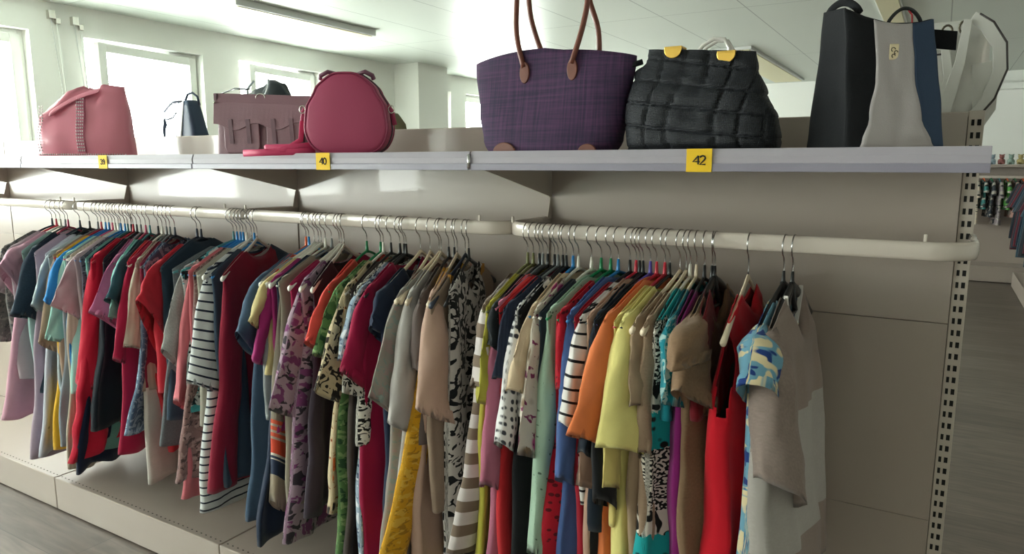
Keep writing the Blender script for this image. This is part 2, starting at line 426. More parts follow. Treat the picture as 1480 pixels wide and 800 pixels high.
for k in range(NB):
    xr = -float(k)
    names = ['at the right end of the rack', 'second from the right end, under the purple tote', 'third from the right end, under the pink rounded bag', 'fourth from the right end, under the pink slouchy bag', 'at the far left end of the rack']
    R_ = empty('shelving_unit', (xr, 0, 0), label='cream metal shelving unit '+names[k], cat='shelving', group='joined shelving units of the clothes rack')
    slots_upright(R_)
    if k == NB-1:
        q = MB(); q.box(-1.0, -0.97, 0, 0.05, 0, HT); q.build('upright', M_steel, R_)
    gx = -0.031 if k == 0 else -0.0035
    for (z0, z1) in ((J1+0.001, HT-0.004), (J2+0.0005, J1-0.0005), (HB, J2-0.0005)):
        q = MB(); q.box(-0.9965, gx, -0.0075, 0.0, z0, z1); q.build('back_panel', M_panel, R_, bevel=0.0007)
        q = MB(); q.box(-0.9965, gx, 0.05, 0.0575, z0, z1); q.build('rear_panel', M_panel, R_, bevel=0.0007)
    q = MB(); q.box(-1.0, -0.03, -0.004, 0.054, HT-0.012, HT-0.002); q.build('top_cap', M_steel, R_)
    # upper shelf, with the plastic price strip on its front edge
    q = MB(); q.box(-0.998, -0.002, -DS+0.006, -0.008, 1.362, 1.384); q.build('shelf', M_panel, R_, bevel=0.002)
    q = MB(); q.box(-0.998, -0.002, 0.058, DS+0.04, 1.362, 1.384); q.build('rear_shelf', M_panel, R_, bevel=0.002)
    st = MB()
    prof = [(-DS+0.006, 1.352), (-DS-0.001, 1.352), (-DS-0.006, 1.366), (-DS-0.003, 1.3675), (-DS-0.0045, 1.380), (-DS+0.001, ZS+0.001), (-DS+0.006, ZS)]
    st.loft([[(x, y, z) for y, z in prof] for x in (-0.9975, -0.0025)])
    so = st.build('price_strip', M_rail_lilac, R_, bevel=0.0008)
    q = MB(); q.box(-0.9975, -0.0025, -DS-0.0068, -DS-0.004, 1.3515, 1.3665); q.build('strip_lip', M_rail_dark, so, bevel=0.001)
    if k == 0:
        q = MB(); q.tube([(-1.0, -DS-0.006, 1.355), (-1.0, -DS-0.006, 1.388)], 0.005, 8); q.build('strip_joiner', M_chrome, so, smooth=True)
    # cards with the shelf numbers
    lx = {0: -0.469, 1: -0.459+0.001, 2: -0.463}.get(k)
    if lx is not None:
        c = MB(); c.box(lx-0.0245, lx+0.0245, -DS-0.0085, -DS-0.0072, 1.3505, 1.3945)
        co = c.build('number_card', M_yellow, so); tag(co, 'yellow card')
        digits(co, {0: '42', 1: '40', 2: '38'[0]+'9'}[k], lx, -DS-0.0088, 1.373, 0.0165)
    # brackets under the shelf, both ends
    for x in ((-0.9985,) if k < NB else ()):
        q = MB(); pr = [(-0.008, 1.362), (-DS+0.05, 1.362), (-DS+0.05, 1.352), (-0.008, 1.275)]
        q.loft([[(x+d, y, z) for y, z in pr] for d in (0, 0.003)]); q.build('shelf_bracket', M_steel, R_, bevel=0.0006)
        q = MB(); pr = [(-0.008, 1.275), (-0.016, 1.275), (-0.036, 1.206), (-0.008, 1.206)]
        q.loft([[(x+d, y, z) for y, z in pr] for d in (0, 0.003)]); q.build('rail_hook_plate', M_steel, R_, bevel=0.0006)
    # hanging rail: a flat oval bar bent back at both ends
    path = []
    rad = 0.075; xa, xb = -1.012, -0.002
    for t in range(0, 9):
        a = PI/2*t/8; path.append((xa+rad-rad*math.cos(a) , RY+rad-rad*math.sin(a), 0))
    for t in range(0, 9):
        a = PI/2*t/8; path.append((xb-rad+rad*math.sin(a), RY+rad-rad*math.cos(a), 0))
    path = [(xa, -0.012, 0), (xa, -0.08, 0)]+path+[(xb, -0.08, 0), (xb, -0.012, 0)]
    rings = []
    for i, p in enumerate(path):
        p0 = Vector(path[max(i-1, 0)]); p1 = Vector(path[min(i+1, len(path)-1)]); t = (p1-p0).normalized(); nn = Vector((-t.y, t.x, 0))
        hz = 0.018; ring = []
        for j in range(16):
            a = 2*PI*j/16; c_, s_ = math.cos(a), math.sin(a)
            ring.append(Vector(p)+nn*0.0075*math.copysign(abs(c_)**0.7, c_)+Vector((0, 0, RZ-hz+hz*math.copysign(abs(s_)**0.6, s_))))
        rings.append(ring)
    q = MB(); q.loft(rings); ro = q.build('garment_rail', M_rail, R_, smooth=True)
    q = MB()
    for x in (-0.985, -0.085): q.box(x-0.003, x+0.003, RY-0.003, RY+0.003, RZ-0.002, RZ+0.014)
    q.build('stop_pins', M_rail, ro, bevel=0.0015)
    # base shelf and kick plate
    q = MB(); q.box(-0.998, -0.002, -0.402, -0.008, HB-0.018, HB); q.build('base_shelf', M_panel, R_, bevel=0.003)
    q = MB(); q.box(-0.998, -0.002, 0.058, 0.45, HB-0.018, HB); q.box(-0.998, -0.002, 0.44, 0.45, 0, HB-0.018); q.build('rear_base', M_panel, R_, bevel=0.003)
    q = MB(); q.box(-0.998, -0.002, -0.409, -0.398, 0.006, HB+0.001); q.build('kick_plate', M_panel, R_, bevel=0.003)
    q = MB()
    for i in range(40): q.box(-0.985+0.0247*i, -0.9785+0.0247*i, -0.390, -0.3865, HB, HB+0.0006)
    q.build('perforations', M_black, R_)

# ------------------------------------------------------------------ hangers and garments
WOOD, WHITE_, BLACKP = plain('beige_plastic_hanger', 'd9c8ae', 0.45), plain('ivory_plastic_hanger', 'd5d2c8', 0.4), plain('black_plastic_hanger', '1c1e20', 0.4)
HCOL = {'black': BLACKP, 'beige': WOOD, 'ivory': WHITE_, 'blue': plain('blue_plastic_hanger', '1f78b8', 0.4), 'green': plain('green_plastic_hanger', '0f7d4c', 0.4),
        'red': plain('red_plastic_hanger', 'b8283a', 0.4), 'navy': plain('navy_plastic_hanger', '2a3243', 0.5), 'purple': plain('violet_plastic_hanger', '4a3f95', 0.4),
        'olive': plain('olive_plastic_hanger', '6a6a40', 0.5), 'grey': plain('grey_plastic_hanger', '6d7274', 0.5), 'pink': plain('pink_plastic_hanger', 'c2476b', 0.4),
        'orange': plain('orange_plastic_hanger', 'e0622c', 0.4), 'teal': plain('teal_plastic_hanger', '3f7f86', 0.45)}
_mesh_cache = {}
def hook_mesh():
    if 'hook' not in _mesh_cache:
        q = MB(); R0 = 0.0235; pts = []
        cz = -R0+0.0012
        for i in range(0, 15):
            a = math.radians(200-i*(270/14.0))     # from the tip behind the rail, over the top, down the front
            pts.append((-R0*math.cos(a)*-1 if False else R0*math.cos(a), 0, cz+R0*math.sin(a)))
        # a: 200 deg (back, slightly below centre) -> 90 (top) -> 0 (front) -> -70 (bottom front)
        pts = [p for p in pts]
        pts += [(0.004, 0, -0.050), (0.0, 0, -0.058), (0.0, 0, -0.080), (0.0, 0, -0.100)]
        q.tube(pts, 0.0015, 6)
        o = q.build('hook', M_chrome, None, smooth=True); _mesh_cache['hook'] = o.data; bpy.data.objects.remove(o)
    return _mesh_cache['hook']
def arms_mesh(style, half):
    key = (style, round(half, 3))
    if key not in _mesh_cache:
        q = MB(); n = 15
        if style == 'slim':
            pts = [(half*(i/(n-1)*2-1), 0, -0.103-0.088*(abs(i/(n-1)*2-1))**1.2) for i in range(n)]
            q.tube(pts, 0.0038, 8)
            q.tube([(-half+0.004, 0, -0.188), (-half*0.5, 0, -0.196), (half*0.5, 0, -0.196), (half-0.004, 0, -0.188)], 0.0032, 6)
        elif style == 'contour':
            rings = []
            for i in range(n):
                s_ = i/(n-1)*2-1; a = abs(s_)
                z = -0.102-0.090*a**1.2+0.010*math.exp(-(a/0.12)**2)
                hh = 0.0055+0.002*a; ww = 0.0035+0.003*a**2
                rings.append([(half*s_, math.cos(2*PI*j/12)*ww, z+math.sin(2*PI*j/12)*hh) for j in range(12)])
            q.loft(rings)
        else:   # flat black hanger with an open triangle at its neck
            for sgn in (-1, 1):
                rings = []
                for i in range(n):
                    a = i/(n-1); z = -0.104-0.090*a**1.2; hh = 0.009+0.004*math.sin(a*PI); ww = 0.004+0.006*a
                    rings.append([(sgn*half*a, math.cos(2*PI*j/10)*ww, z+math.sin(2*PI*j/10)*hh) for j in range(10)])
                q.loft(rings)
                q.tube([(sgn*0.002, 0, -0.098), (sgn*0.035, 0, -0.150), (sgn*0.055, 0, -0.168)], 0.0055, 8)
            q.tube([(-0.055, 0, -0.166), (0.055, 0, -0.166)], 0.004, 8)
        o = q.build('arms', BLACKP, None, smooth=True); _mesh_cache[key] = o.data; bpy.data.objects.remove(o)
    return _mesh_cache[key]
def post_mesh():
    if 'post' not in _mesh_cache:
        q = MB(); q.tube([(0, 0, -0.108), (0, 0, -0.098), (0, 0, -0.074)], [0.006, 0.0045, 0.003], 8)
        o = q.build('neck_post', BLACKP, None, smooth=True); _mesh_cache['post'] = o.data; bpy.data.objects.remove(o)
    return _mesh_cache['post']
def child(name, me, parent, mat=None):
    if mat:
        k = (me.name, mat.name)
        if k not in _mesh_cache:
            m2 = me.copy(); m2.materials.clear(); m2.materials.append(mat); _mesh_cache[k] = m2
        me = _mesh_cache[k]
    o = bpy.data.objects.new(name, me); COL.objects.link(o); o.parent = parent; return o
def hanger(loc, rz, style, color, half, label, group, tilt=0.0):
    r = empty('clothes_hanger', loc, rz, label=label, cat='hanger', group=group)
    child('hook', hook_mesh(), r)
    child('arms', arms_mesh(style, half), r, HCOL[color])
    if style != 'contour' or color in ('blue', 'red', 'green'): child('neck_post', post_mesh(), r, HCOL[color])
    return r

def sleeve_mesh(name, parent, S0, S1, E0, E1, mat, seed, thick=0.022, bulge=0.008, rows=22):
    """flattened tube from the armhole (S0 outer top, S1 inner) to the cuff (E0 outer, E1 inner), local coordinates"""
    N = 28; q = MB(); uvs = []; rings = []
    S0, S1, E0, E1 = map(Vector, (S0, S1, E0, E1))
    Ln = (E0-S0).length; rnd = random.Random(seed); ph = rnd.uniform(0, 6); k1 = rnd.choice((2, 3))
    for i in range(rows):
        v = i/(rows-1)
        # shoulders round over: the outer edge bows outward first
        o_ = S0.lerp(E0, v)+Vector((bulge*math.sin(PI*min(1, v*1.15))**1.0, 0, 0.012*math.sin(PI*min(v*1.7, 1))))
        n_ = S1.lerp(E1, v)
        ax = (o_-n_); wd = ax.length; axn = ax.normalized() if wd > 1e-5 else Vector((1, 0, 0))
        dn = ((E0+E1)/2-(S0+S1)/2).normalized(); th = axn.cross(dn).normalized()
        t = thick*min(1, 0.3+v*2.2)
        ring = []
        for j in range(N):
            a = 2*PI*j/N; c_, s_ = math.cos(a), math.sin(a)
            fold = 0.0050*v*math.sin(k1*a*1.0+ph+v*2.2)+0.007*noise.noise(Vector((a*0.8, v*3, seed*1.7)))*min(1, v*3)
            crk = (0.0065*noise.noise(Vector((c_*1.6+s_*0.4+seed, v*4.5-c_*2.0, seed*0.9)))+0.0035*noise.noise(Vector((c_*3.5+seed, v*9+c_*3, seed*1.9))))*min(1, v*4)
            p = (o_+n_)/2+axn*(wd/2*c_+crk*0.35*(1 if c_ > 0 else -1))+th*(t*math.copysign(abs(s_)**1.15, s_)+fold+crk)
            if i == rows-1: p = p+dn*(0.004*math.sin(a*2+ph))
            ring.append(p)
            uvs.append((wd*0.5*c_+(0.03 if s_ > 0 else -0.03), Ln*v))
        rings.append(ring)
    q.loft(rings, cap0=True, cap1=False)
    # a turned hem inside the cuff
    last = rings[-1]; cen = sum(last, Vector())/N; n0 = len(q.v)
    ins = [p+(cen-p)*0.10+(E0-S0).normalized()*-0.03 for p in last]
    q.v += [tuple(p) for p in ins]
    base = n0-N
    for j in range(N): q.face((base+j, base+(j+1) % N, n0+(j+1) % N, n0+j))
    uvs += uvs[-N:]
    return q.build(name, mat, parent, smooth=True, uvs=uvs)

def body_mesh(parent, seed, hem, mat, sw=0.2, bw=0.205, hw=None, neck=0.068, dipf=0.075, dipb=0.02, face=1, thick=0.019, sleeveless=False, hemdx=0.0, hemwave=0.006, foldA=0.0105, name='body', zn=-0.088, hi=0.0, ruffle=0.0, armd=0.22):
    """hem: length below the hook top. u axis runs along the hanger, w across, z down"""
    N = 64; M = 34; rnd = random.Random(seed); ph = [rnd.uniform(0, 6.3) for _ in range(5)]; kk = [rnd.uniform(5, 9), rnd.uniform(11, 17)]
    hw = hw or bw
    q = MB(); uvs = []
    def shoulder(u): return zn-0.002-0.089*(min(abs(u), sw)/0.2)**1.2
    rows = []
    for i in range(M):
        t = i/(M-1); v = t**1.15
        ring = []
        for j in range(N):
            a = 2*PI*(j+0.5)/N
            c_, s_ = math.cos(a), math.sin(a)
            s = math.copysign(abs(c_)**0.9, c_)                       # across, -1..1
            side = 1 if s_ > 0 else -1
            ut = s*sw; zt = shoulder(ut)
            if abs(ut) < neck:
                k = 1-(abs(ut)/neck)**2.2
                zt = shoulder(neck) + (shoulder(ut)-shoulder(neck))*0.0
                zt -= k*(dipf if side == face else dipb)
            z = zt*(1-v)+(-hem)*v
            d = -z+zn                                                   # depth below the neck
            # half width at this depth
            if sleeveless:
                wd = interp([(0, sw), (0.09, sw-0.005), (armd*0.65, sw-0.012), (armd, bw), (0.35, bw-0.01), (hem+zn, hw)], d)
            else:
                wd = interp([(0.0, sw), (0.09, sw), (0.16, min(sw, bw)-0.004), (0.3, bw-0.006), (hem+zn, hw)], d)
            tk = interp([(0.0, 0.007), (0.08, thick*0.75), (0.2, thick), (hem+zn, thick*1.25)], max(0, d-0.09*abs(s)))
            if i == 0: tk = 0.005
            u = s*wd
            w_ = side*tk*abs(s_)**0.6
            g = min(1, max(0, (d-0.05)/0.30))
            fold = foldA*g*(math.sin(kk[0]*s*1.6+ph[0]+0.9*v)+0.55*math.sin(kk[1]*s+ph[1]-1.3*v))
            fold += 0.010*g*noise.noise(Vector((s*2.1+seed, v*2.4, seed*0.37)))
            w_ += fold*0.8+side*0.002*noise.noise(Vector((s*9, v*11, seed)))+g*(0.006*noise.noise(Vector((s*3.2+seed, v*5+s*2.5, seed*0.7)))+0.003*noise.noise(Vector((s*8+seed, v*9-s*4, 1.0))))
            w_ += hemdx*v**1.2
            if ruffle: w_ += ruffle*v*v*math.sin(14*s+ph[2])*side; u += ruffle*0.6*v*v*math.sin(9*z*6+ph[3])
            u += 0.006*g*math.sin(z*16+ph[4])*abs(s)
            if i == M-1: z += hemwave*math.sin(kk[0]*s+ph[3])+hi*s
            elif hi: z += hi*s*v*v
            ring.append(Vector((u, w_, z)))
            uvs.append((u+(0.5 if side > 0 else 0.0)+seed*0.013, -z-0.1))
        rows.append(ring)
    n0 = 0; q.v = [tuple(p) for r in rows for p in r]
    for i in range(M-1):
        for j in range(N):
            if sleeveless:
                dd = -(rows[i][j].z)+zn
                jd = min((j+0.5) % N, N-(j+0.5) % N, abs(j+0.5-N/2))
                if 0.05 < dd < armd+0.02 and jd < 1.2+1.6*math.sin(PI*(dd-0.05)/(armd-0.03)) and i > 0: continue
            a_ = i*N+j; b_ = i*N+(j+1) % N
            q.face((a_, b_, b_+N, a_+N))
    return q.build(name, mat, parent, smooth=True, uvs=uvs, solid=0.0012), rows

def band_mesh(name, parent, rows, sw_unused, face, mat, neck, r=0.006):
    """ribbed band following the neckline of the visible panel"""
    N = len(rows[0]); top = rows[0]
    idx = [j for j in range(N) if abs(top[j].x) < neck*1.12 and ((j+0.5)/N < 0.5) == (face > 0)]
    pts = [top[j] for j in idx]
    if len(pts) < 3: return None
    q = MB(); rings = []
    for p in pts: rings.append([p+Vector((0, 0.0045*face*c_, 0))+Vector((0, 0, r*1.8*s_-r)) for c_, s_ in ((-1, -1), (1, -1), (1, 1), (-1, 1))])
    q.loft(rings)
    return q.build(name, mat, parent, smooth=False, bevel=0.001, uvs=[(0, 0)]*len(q.v))

GID = [0]
def garment(kind, label, short, cat, hx, sx, hem, mat, rail, sleeve=None, hang=('slim', 'black'), group=None, smat=None, band=None, sw=0.2, hemx=None, tiers=(), inn=0.085, **kw):
    """hx: where the hook crosses the rail; sx: where the near shoulder ends; hem: height of the hem, all read off the photograph"""
    GID[0] += 1; seed = GID[0]*3+11
    yr = {1: 325, 2: 313, 3: 296}[rail]
    X = at(hx, yr, 1, RY).x
    half = 0.2
    # turn of the hanger about its hook so that its near end falls where the photo has it
    best, psi = 1e9, 0
    for i in range(-60, 61):
        a = i*0.012; p = Vector((X-math.sin(a)*sw, RY-math.cos(a)*sw, 1.03)); d = p-CAM
        px = 740+F_PX*d.dot(rt)/d.dot(fw)
        if abs(px-sx)+abs(a)*2 < best: best, psi = abs(px-sx)+abs(a)*2, a
    rz = -PI/2-psi
    loc = Vector((X, RY, RZ))
    hanger(loc, rz, hang[0], hang[1], half if hang[0] != 'contour' else 0.205, '%s wire-hooked hanger %s the %s' % ({'slim': hang[1]+' plastic', 'contour': 'broad '+hang[1], 'flat': 'flat '+hang[1]}[hang[0]], 'inside', short), 'hangers on the '+{1: 'right', 2: 'middle', 3: 'left'}[rail]+' rail')
    r = empty(kind, loc, rz, label=label, cat=cat, group=group or ('clothes on the '+{1: 'right', 2: 'middle', 3: 'left'}[rail]+' rail'))
    inv = Matrix.Rotation(-rz, 3, 'Z')
    def loc_of(px, py, y):
        p = at(px, py, 1, y); return inv @ (p-loc)
    dirY = RY-math.cos(psi)*sw
    hz = at(hemx or sx, hem, 1, dirY+0.01); hemlen = RZ-hz.z
    hdx = 0.0
    if hemx is not None: hdx = (inv @ (hz-loc)).y
    kw.setdefault('hw', None)
    if hang[0] == 'contour': kw.setdefault('neck', 0.088)
    o, rows = body_mesh(r, seed, hemlen, mat, sw=sw, hemdx=max(-0.12, min(0.12, hdx)), **kw)
    face = kw.get('face', 1)
    if band: band_mesh('neckband', r, rows, sw, face, band, kw.get('neck', 0.085))
    st = -0.091-0.089*(sw/0.2)**1.2
    if sleeve:
        (ox, oy), (ix, iy) = sleeve[0], sleeve[1]
        out = sleeve[2] if len(sleeve) > 2 else 0.05
        E0 = loc_of(ox, oy, RY-sw-out); E1 = loc_of(ix+(8 if oy < 600 and ix-ox < 45 else 0), iy+3, RY-sw+0.045)
        sm = sleeve_mesh('sleeve', r, (sw-0.012, 0, st+0.012), (sw-inn*0.8, 0.0, st+inn*0.33), E0, E1, smat or mat, seed, thick=kw.get('thick', 0.016)*1.15)
        for (a_, b_, c_) in tiers: sleeve_mesh('sleeve_tier', r, (sw-0.020, 0, st+0.016), (sw-0.085, 0.0, st+0.035), loc_of(a_[0], a_[1], RY-sw-c_), loc_of(b_[0], b_[1], RY-sw+0.045), smat or mat, seed+5, thick=kw.get('thick', 0.016)*1.5, bulge=0.03)
        L_ = min(0.24, (Vector((sw, 0, st))-E0).length)
        sleeve_mesh('sleeve', r, (-sw+0.012, 0, st+0.012), (-sw+0.085, 0.0, st+0.035), (-sw+0.005, 0.01, st-L_), (-sw+0.11, -0.01, st-L_+0.03), smat or mat, seed+1, thick=0.016, bulge=-0.008, rows=10)
    return r, rows
# ------------------------------------------------------------------ the clothes, right to left on each rail
S = dict(sw=0.2)
R1 = 1; R2 = 2; R3 = 3
G = garment
# ---- right rail
G('blouse', 'taupe and light grey colour-blocked top with white neckband, last on the right of the rail', 'colour-blocked taupe top at the right end', 'top', 1150, 1106, 890,
  cloth('93837a', 'ramp', stops=[(0, '8f8078'), (0.24, 'a9a49e'), (0.50, '8f8078')]), R1, sleeve=((1099, 690), (1146, 728), 0.04), inn=0.055, smat=cloth('8f8078', 'heather', '7f7169'), hang=('flat', 'black'), band=cloth('d8d4d0'),
  neck=0.075, dipf=0.085, dipb=0.035, thick=0.040, foldA=0.010, hemx=1112, bw=0.215, hw=0.225)
G('blouse', 'sleeveless light blue top with navy and yellow ikat yoke and pale piping', 'sleeveless blue ikat top', 'top', 1137, 1088, 900,
  cloth('5f8fa6', 'ramp', stops=[(0, '7fa9c0'), (0.035, '7fa9c0')]) if False else cloth('6b9cb3', 'blotch', '1d3a78', 'd8c9a0', p=0.03), R1, hang=('flat', 'black'), neck=0.08, dipf=0.07, dipb=0.03, thick=0.034, hemx=1080, bw=0.20,
  sleeve=((1078, 556), (1112, 600), 0.05), inn=0.07, band=cloth('9cc0cf'))
G('dress', 'bright red sleeveless dress with a scooped neck hanging from an ivory hanger', 'bright red sleeveless dress', 'dress', 1085, 1052, 900,
  cloth('c00f22', 'solid'), R1, hang=('contour', 'beige'), neck=0.072, dipf=0.05, dipb=0.03, thick=0.042, sleeveless=True, sw=0.165, bw=0.20, hemx=1045, foldA=0.012, hw=0.215)
G('blouse', 'brown blouse with two-tiered flutter sleeves beside the bright red sleeveless dress', 'brown flutter-sleeve blouse', 'blouse', 1036, 990, 880,
  cloth('8c7158', 'heather', '7d644d'), R1, sleeve=((976, 566), (1030, 600), 0.05), tiers=[((968, 535), (1015, 522), 0.075)], hang=('flat', 'black'), neck=0.085, thick=0.022, hemx=998)
G('top', 'dark red top showing as a dark sliver right of the brown flutter-sleeve blouse', 'dark red sliver of a top', 'top', 1032, 1010, 600, cloth('6e1620'), R1, hang=('slim', 'black'), sw=0.18)
G('top', 'purple long top between the brown flutter blouse and the teal top', 'purple long top', 'top', 1021, 975, 880, cloth('75145f'), R1, hang=('slim', 'black'), hemx=966)
G('top', 'teal top with a smooth shoulder and patterned cuff next to the animal print top', 'teal top', 'top', 1009, 962, 610, cloth('147c8a'), R1, sleeve=((955, 580), (985, 595), 0.04), hang=('slim', 'beige'), smat=cloth('147c8a', 'leaves', '9ab8b6', p=0.02))
G('tunic', 'long animal print tunic in white, black and turquoise bands', 'banded animal print tunic', 'tunic', 1000, 946, 900, cloth('d9d2c6', 'animal', '151515', '159a9c'), R1, hang=('slim', 'ivory'), hemx=938, hw=0.225, thick=0.030)
G('cardigan', 'plain beige cardigan with long loose front, right beside the animal print tunic', 'beige cardigan by the animal print', 'cardigan', 994, 930, 880, cloth('a58c76', 'heather', '98806a'), R1, sleeve=((926, 655), (942, 668), 0.03), hang=('contour', 'beige'), hemx=925)
G('cardigan', 'tan jacket just right of the pale yellow tee-shirt', 'tan jacket by the yellow tee', 'cardigan', 985, 915, 860, cloth('9b846c'), R1, sleeve=((912, 585), (936, 592), 0.04), hang=('contour', 'beige'))
G('tee_shirt', 'pale lemon yellow tee-shirt with wide square sleeves and gathered cuffs', 'pale lemon yellow tee-shirt', 'tee-shirt', 970, 897, 870, cloth('dfd486'), R1, sleeve=((864, 645), (930, 650), 0.075), hang=('slim', 'black'), thick=0.030, hemx=898, neck=0.07, dipf=0.05)
G('tee_shirt', 'second yellow tee-shirt, its folded cuff hanging below the lemon sleeve', 'second yellow tee-shirt', 'tee-shirt', 963, 888, 760, cloth('d9c77a'), R1, sleeve=((872, 702), (897, 708), 0.055), hang=('slim', 'red'), thick=0.014)
G('shirt', 'coral orange shirt with a long flared sleeve left of the lemon tee-shirt', 'coral orange shirt', 'shirt', 951, 872, 900, cloth('dd7b49'), R1, sleeve=((822, 628), (886, 648), 0.085), hang=('slim', 'red'), thick=0.024, neck=0.05, dipf=0.01, dipb=0.0, hemx=880)
G('top', 'black long-sleeved top between the coral orange shirt and the beige blouse', 'black long-sleeved top', 'top', 942, 862, 870, cloth('17181b'), R1, sleeve=((862, 722), (893, 735), 0.06), hang=('slim', 'purple'), hemx=855)
G('top', 'dark navy top with smooth back left of the coral orange shoulder', 'dark navy top by the coral shoulder', 'top', 931, 858, 760, cloth('1b2430'), R1, hang=('slim', 'black'), sleeve=((842, 655), (858, 660), 0.04))
G('blouse', 'pinkish beige blouse with rounded shoulder next to the black and white striped tee', 'pinkish beige blouse', 'blouse', 926, 848, 860, cloth('b4927f'), R1, hang=('slim', 'black'), sleeve=((838, 700), (852, 712), 0.03), neck=0.05, dipf=0.01)
G('tee_shirt', 'white tee-shirt with thin black stripes, squeezed beside the blue shirt', 'white tee with thin black stripes', 'tee-shirt', 921, 837, 720, cloth('dcd8d4', 'stripe', '14151a', p=0.027, w=0.2), R1, sleeve=((809, 612), (842, 617), 0.06), hang=('slim', 'red'))
G('top', 'dark crimson top whose shoulder shows above the periwinkle shirt', 'dark crimson top above the periwinkle shirt', 'top', 912, 830, 880, cloth('981428'), R1, hang=('slim', 'black'), hemx=838)
G('shirt', 'periwinkle blue shirt with a tube sleeve ending beside the red lace dress', 'periwinkle blue shirt', 'shirt', 895, 820, 860, cloth('4d669c'), R1, sleeve=((805, 692), (832, 698), 0.045), hang=('slim', 'blue'), neck=0.05, dipf=0.01)
G('dress', 'red lace-shouldered dress with a full skirt left of the periwinkle shirt', 'red lace-shouldered dress', 'dress', 884, 806, 900, cloth('b01428', 'dots', '5a0c18', p=0.016, w=0.3), R1, hang=('slim', 'green'), sleeve=((806, 560), (820, 570), 0.02), hemx=795, hw=0.235)
G('jumper', 'mint green fine-knit jumper with rows of small eyelets', 'mint green eyelet jumper', 'jumper', 870, 790, 900, cloth('9bb5a0', 'dots', '4e6454', p=0.016, w=0.17), R1, sleeve=((768, 800), (792, 806), 0.03), hang=('slim', 'green'), neck=0.06, dipf=0.01, dipb=0.0, thick=0.02, hemx=770)
G('top', 'dark slate top squeezed between the mint jumper and the pink floral blouse', 'dark slate top', 'top', 856, 779, 820, cloth('28323b'), R1, hang=('slim', 'ivory'))
G('blouse', 'cream blouse with brown and pink floral print and ruffled cuff', 'cream brown-pink floral blouse', 'blouse', 837, 771, 640, cloth('cfc6b8', 'floral', '7d6750', 'b84a86', p=0.05), R1, sleeve=((749, 655), (778, 668), 0.05), hang=('slim', 'ivory'))
G('top', 'cream top with a smooth tapering sleeve over the white crochet jumper', 'cream top with tapering sleeve', 'top', 829, 764, 560, cloth('d3bd9f'), R1, sleeve=((733, 563), (758, 573), 0.045), hang=('slim', 'blue'), neck=0.05, dipf=0.01)
G('jumper', 'white open crochet jumper with a broad scalloped sleeve', 'white crochet jumper', 'jumper', 819, 745, 600, cloth('e4e2e2', 'holes', '3a3c46', p=0.019, w=0.30), R1, sleeve=((718, 640), (748, 652), 0.05), hang=('slim', 'black'))
G('dress', 'black dress hanging long below the crochet jumper', 'black dress below the crochet jumper', 'dress', 814, 750, 900, cloth('101216'), R1, hang=('slim', 'black'), hemx=752, hw=0.215)
G('jumper', 'dark navy textured jumper with short cuff left of the crochet jumper', 'navy textured jumper', 'jumper', 807, 729, 640, cloth('2a3348', 'knit', p=0.006), R1, sleeve=((713, 545), (733, 552), 0.035), hang=('slim', 'grey'))
G('dress', 'red dress hem hanging low beside the black dress', 'red dress beside the black dress', 'dress', 802, 722, 900, cloth('c02a30'), R1, hang=('slim', 'black'), hemx=722)
G('top', 'coral red top showing a folded shoulder above the navy textured jumper', 'coral red folded shoulder', 'top', 792, 726, 500, cloth('ea5350'), R1, hang=('slim', 'black'), sw=0.17)
G('cardigan', 'dusty pink cardigan with a long straight sleeve beside the brown striped tunic', 'dusty pink cardigan', 'cardigan', 785, 716, 860, cloth('b86e86'), R1, sleeve=((698, 702), (720, 706), 0.035), hang=('slim', 'grey'), hemx=712)
G('top', 'black top with a puffed cuff right of the olive yellow top', 'black top beside the olive yellow', 'top', 780, 712, 520, cloth('1d2226'), R1, hang=('slim', 'black'), sleeve=((706, 500), (716, 506), 0.02))
G('top', 'olive yellow satin top with a narrow sleeve against the brown striped tunic', 'olive yellow satin top', 'top', 771, 704, 870, cloth('b3ac45'), R1, sleeve=((690, 580), (707, 594), 0.035), hang=('slim', 'olive'), hemx=690)
G('tunic', 'long white tunic with broad brown stripes, first on the left of the right rail', 'white tunic with broad brown stripes', 'tunic', 763, 698, 792, cloth('cfc6c4', 'stripe', '7b6a5c', p=0.062, w=0.46), R1, sleeve=((690, 560), (700, 565), 0.02), hang=('slim', 'olive'), hemx=668, hw=0.235, thick=0.024)
# ---- middle rail
G('blouse', 'white blouse with large black brush-mark print, at the right end of the middle rail', 'white blouse with black brush marks', 'blouse', 677, 650, 795, cloth('c9c4bf', 'leaves', '14161a', p=0.036), R2, hang=('slim', 'black'), sw=0.165, hemx=652, thick=0.024, bw=0.18)
G('tee_shirt', 'beige tee-shirt with an orange-trimmed round neck on a broad navy hanger', 'beige tee with orange neck trim', 'tee-shirt', 672, 624, 740, cloth('9c8574', 'heather', '93806f'), R2, hang=('contour', 'navy'), neck=0.10, dipf=0.075, dipb=0.0, thick=0.018, band=cloth('b07a2c'))
G('blouse', 'peach chiffon blouse with a draped flared sleeve', 'peach chiffon blouse', 'blouse', 660, 620, 830, cloth('c4a494'), R2, sleeve=((600, 592), (656, 612), 0.05), hang=('contour', 'beige'), thick=0.024, hemx=606)
G('dress', 'mustard yellow lace dress hanging below the peach chiffon blouse', 'mustard yellow lace dress', 'dress', 656, 622, 794, cloth('d29a1e', 'blotch', 'a87a1e', 'dcae44', p=0.014), R2, hang=('slim', 'black'), hemx=578, hw=0.25, thick=0.026, foldA=0.012, neck=0.07, dipf=0.03)
G('cardigan', 'grey-brown cardigan with narrow sleeve left of the peach blouse', 'grey-brown cardigan', 'cardigan', 648, 606, 640, cloth('6b5f5c'), R2, sleeve=((598, 535), (612, 540), 0.02), hang=('slim', 'black'))
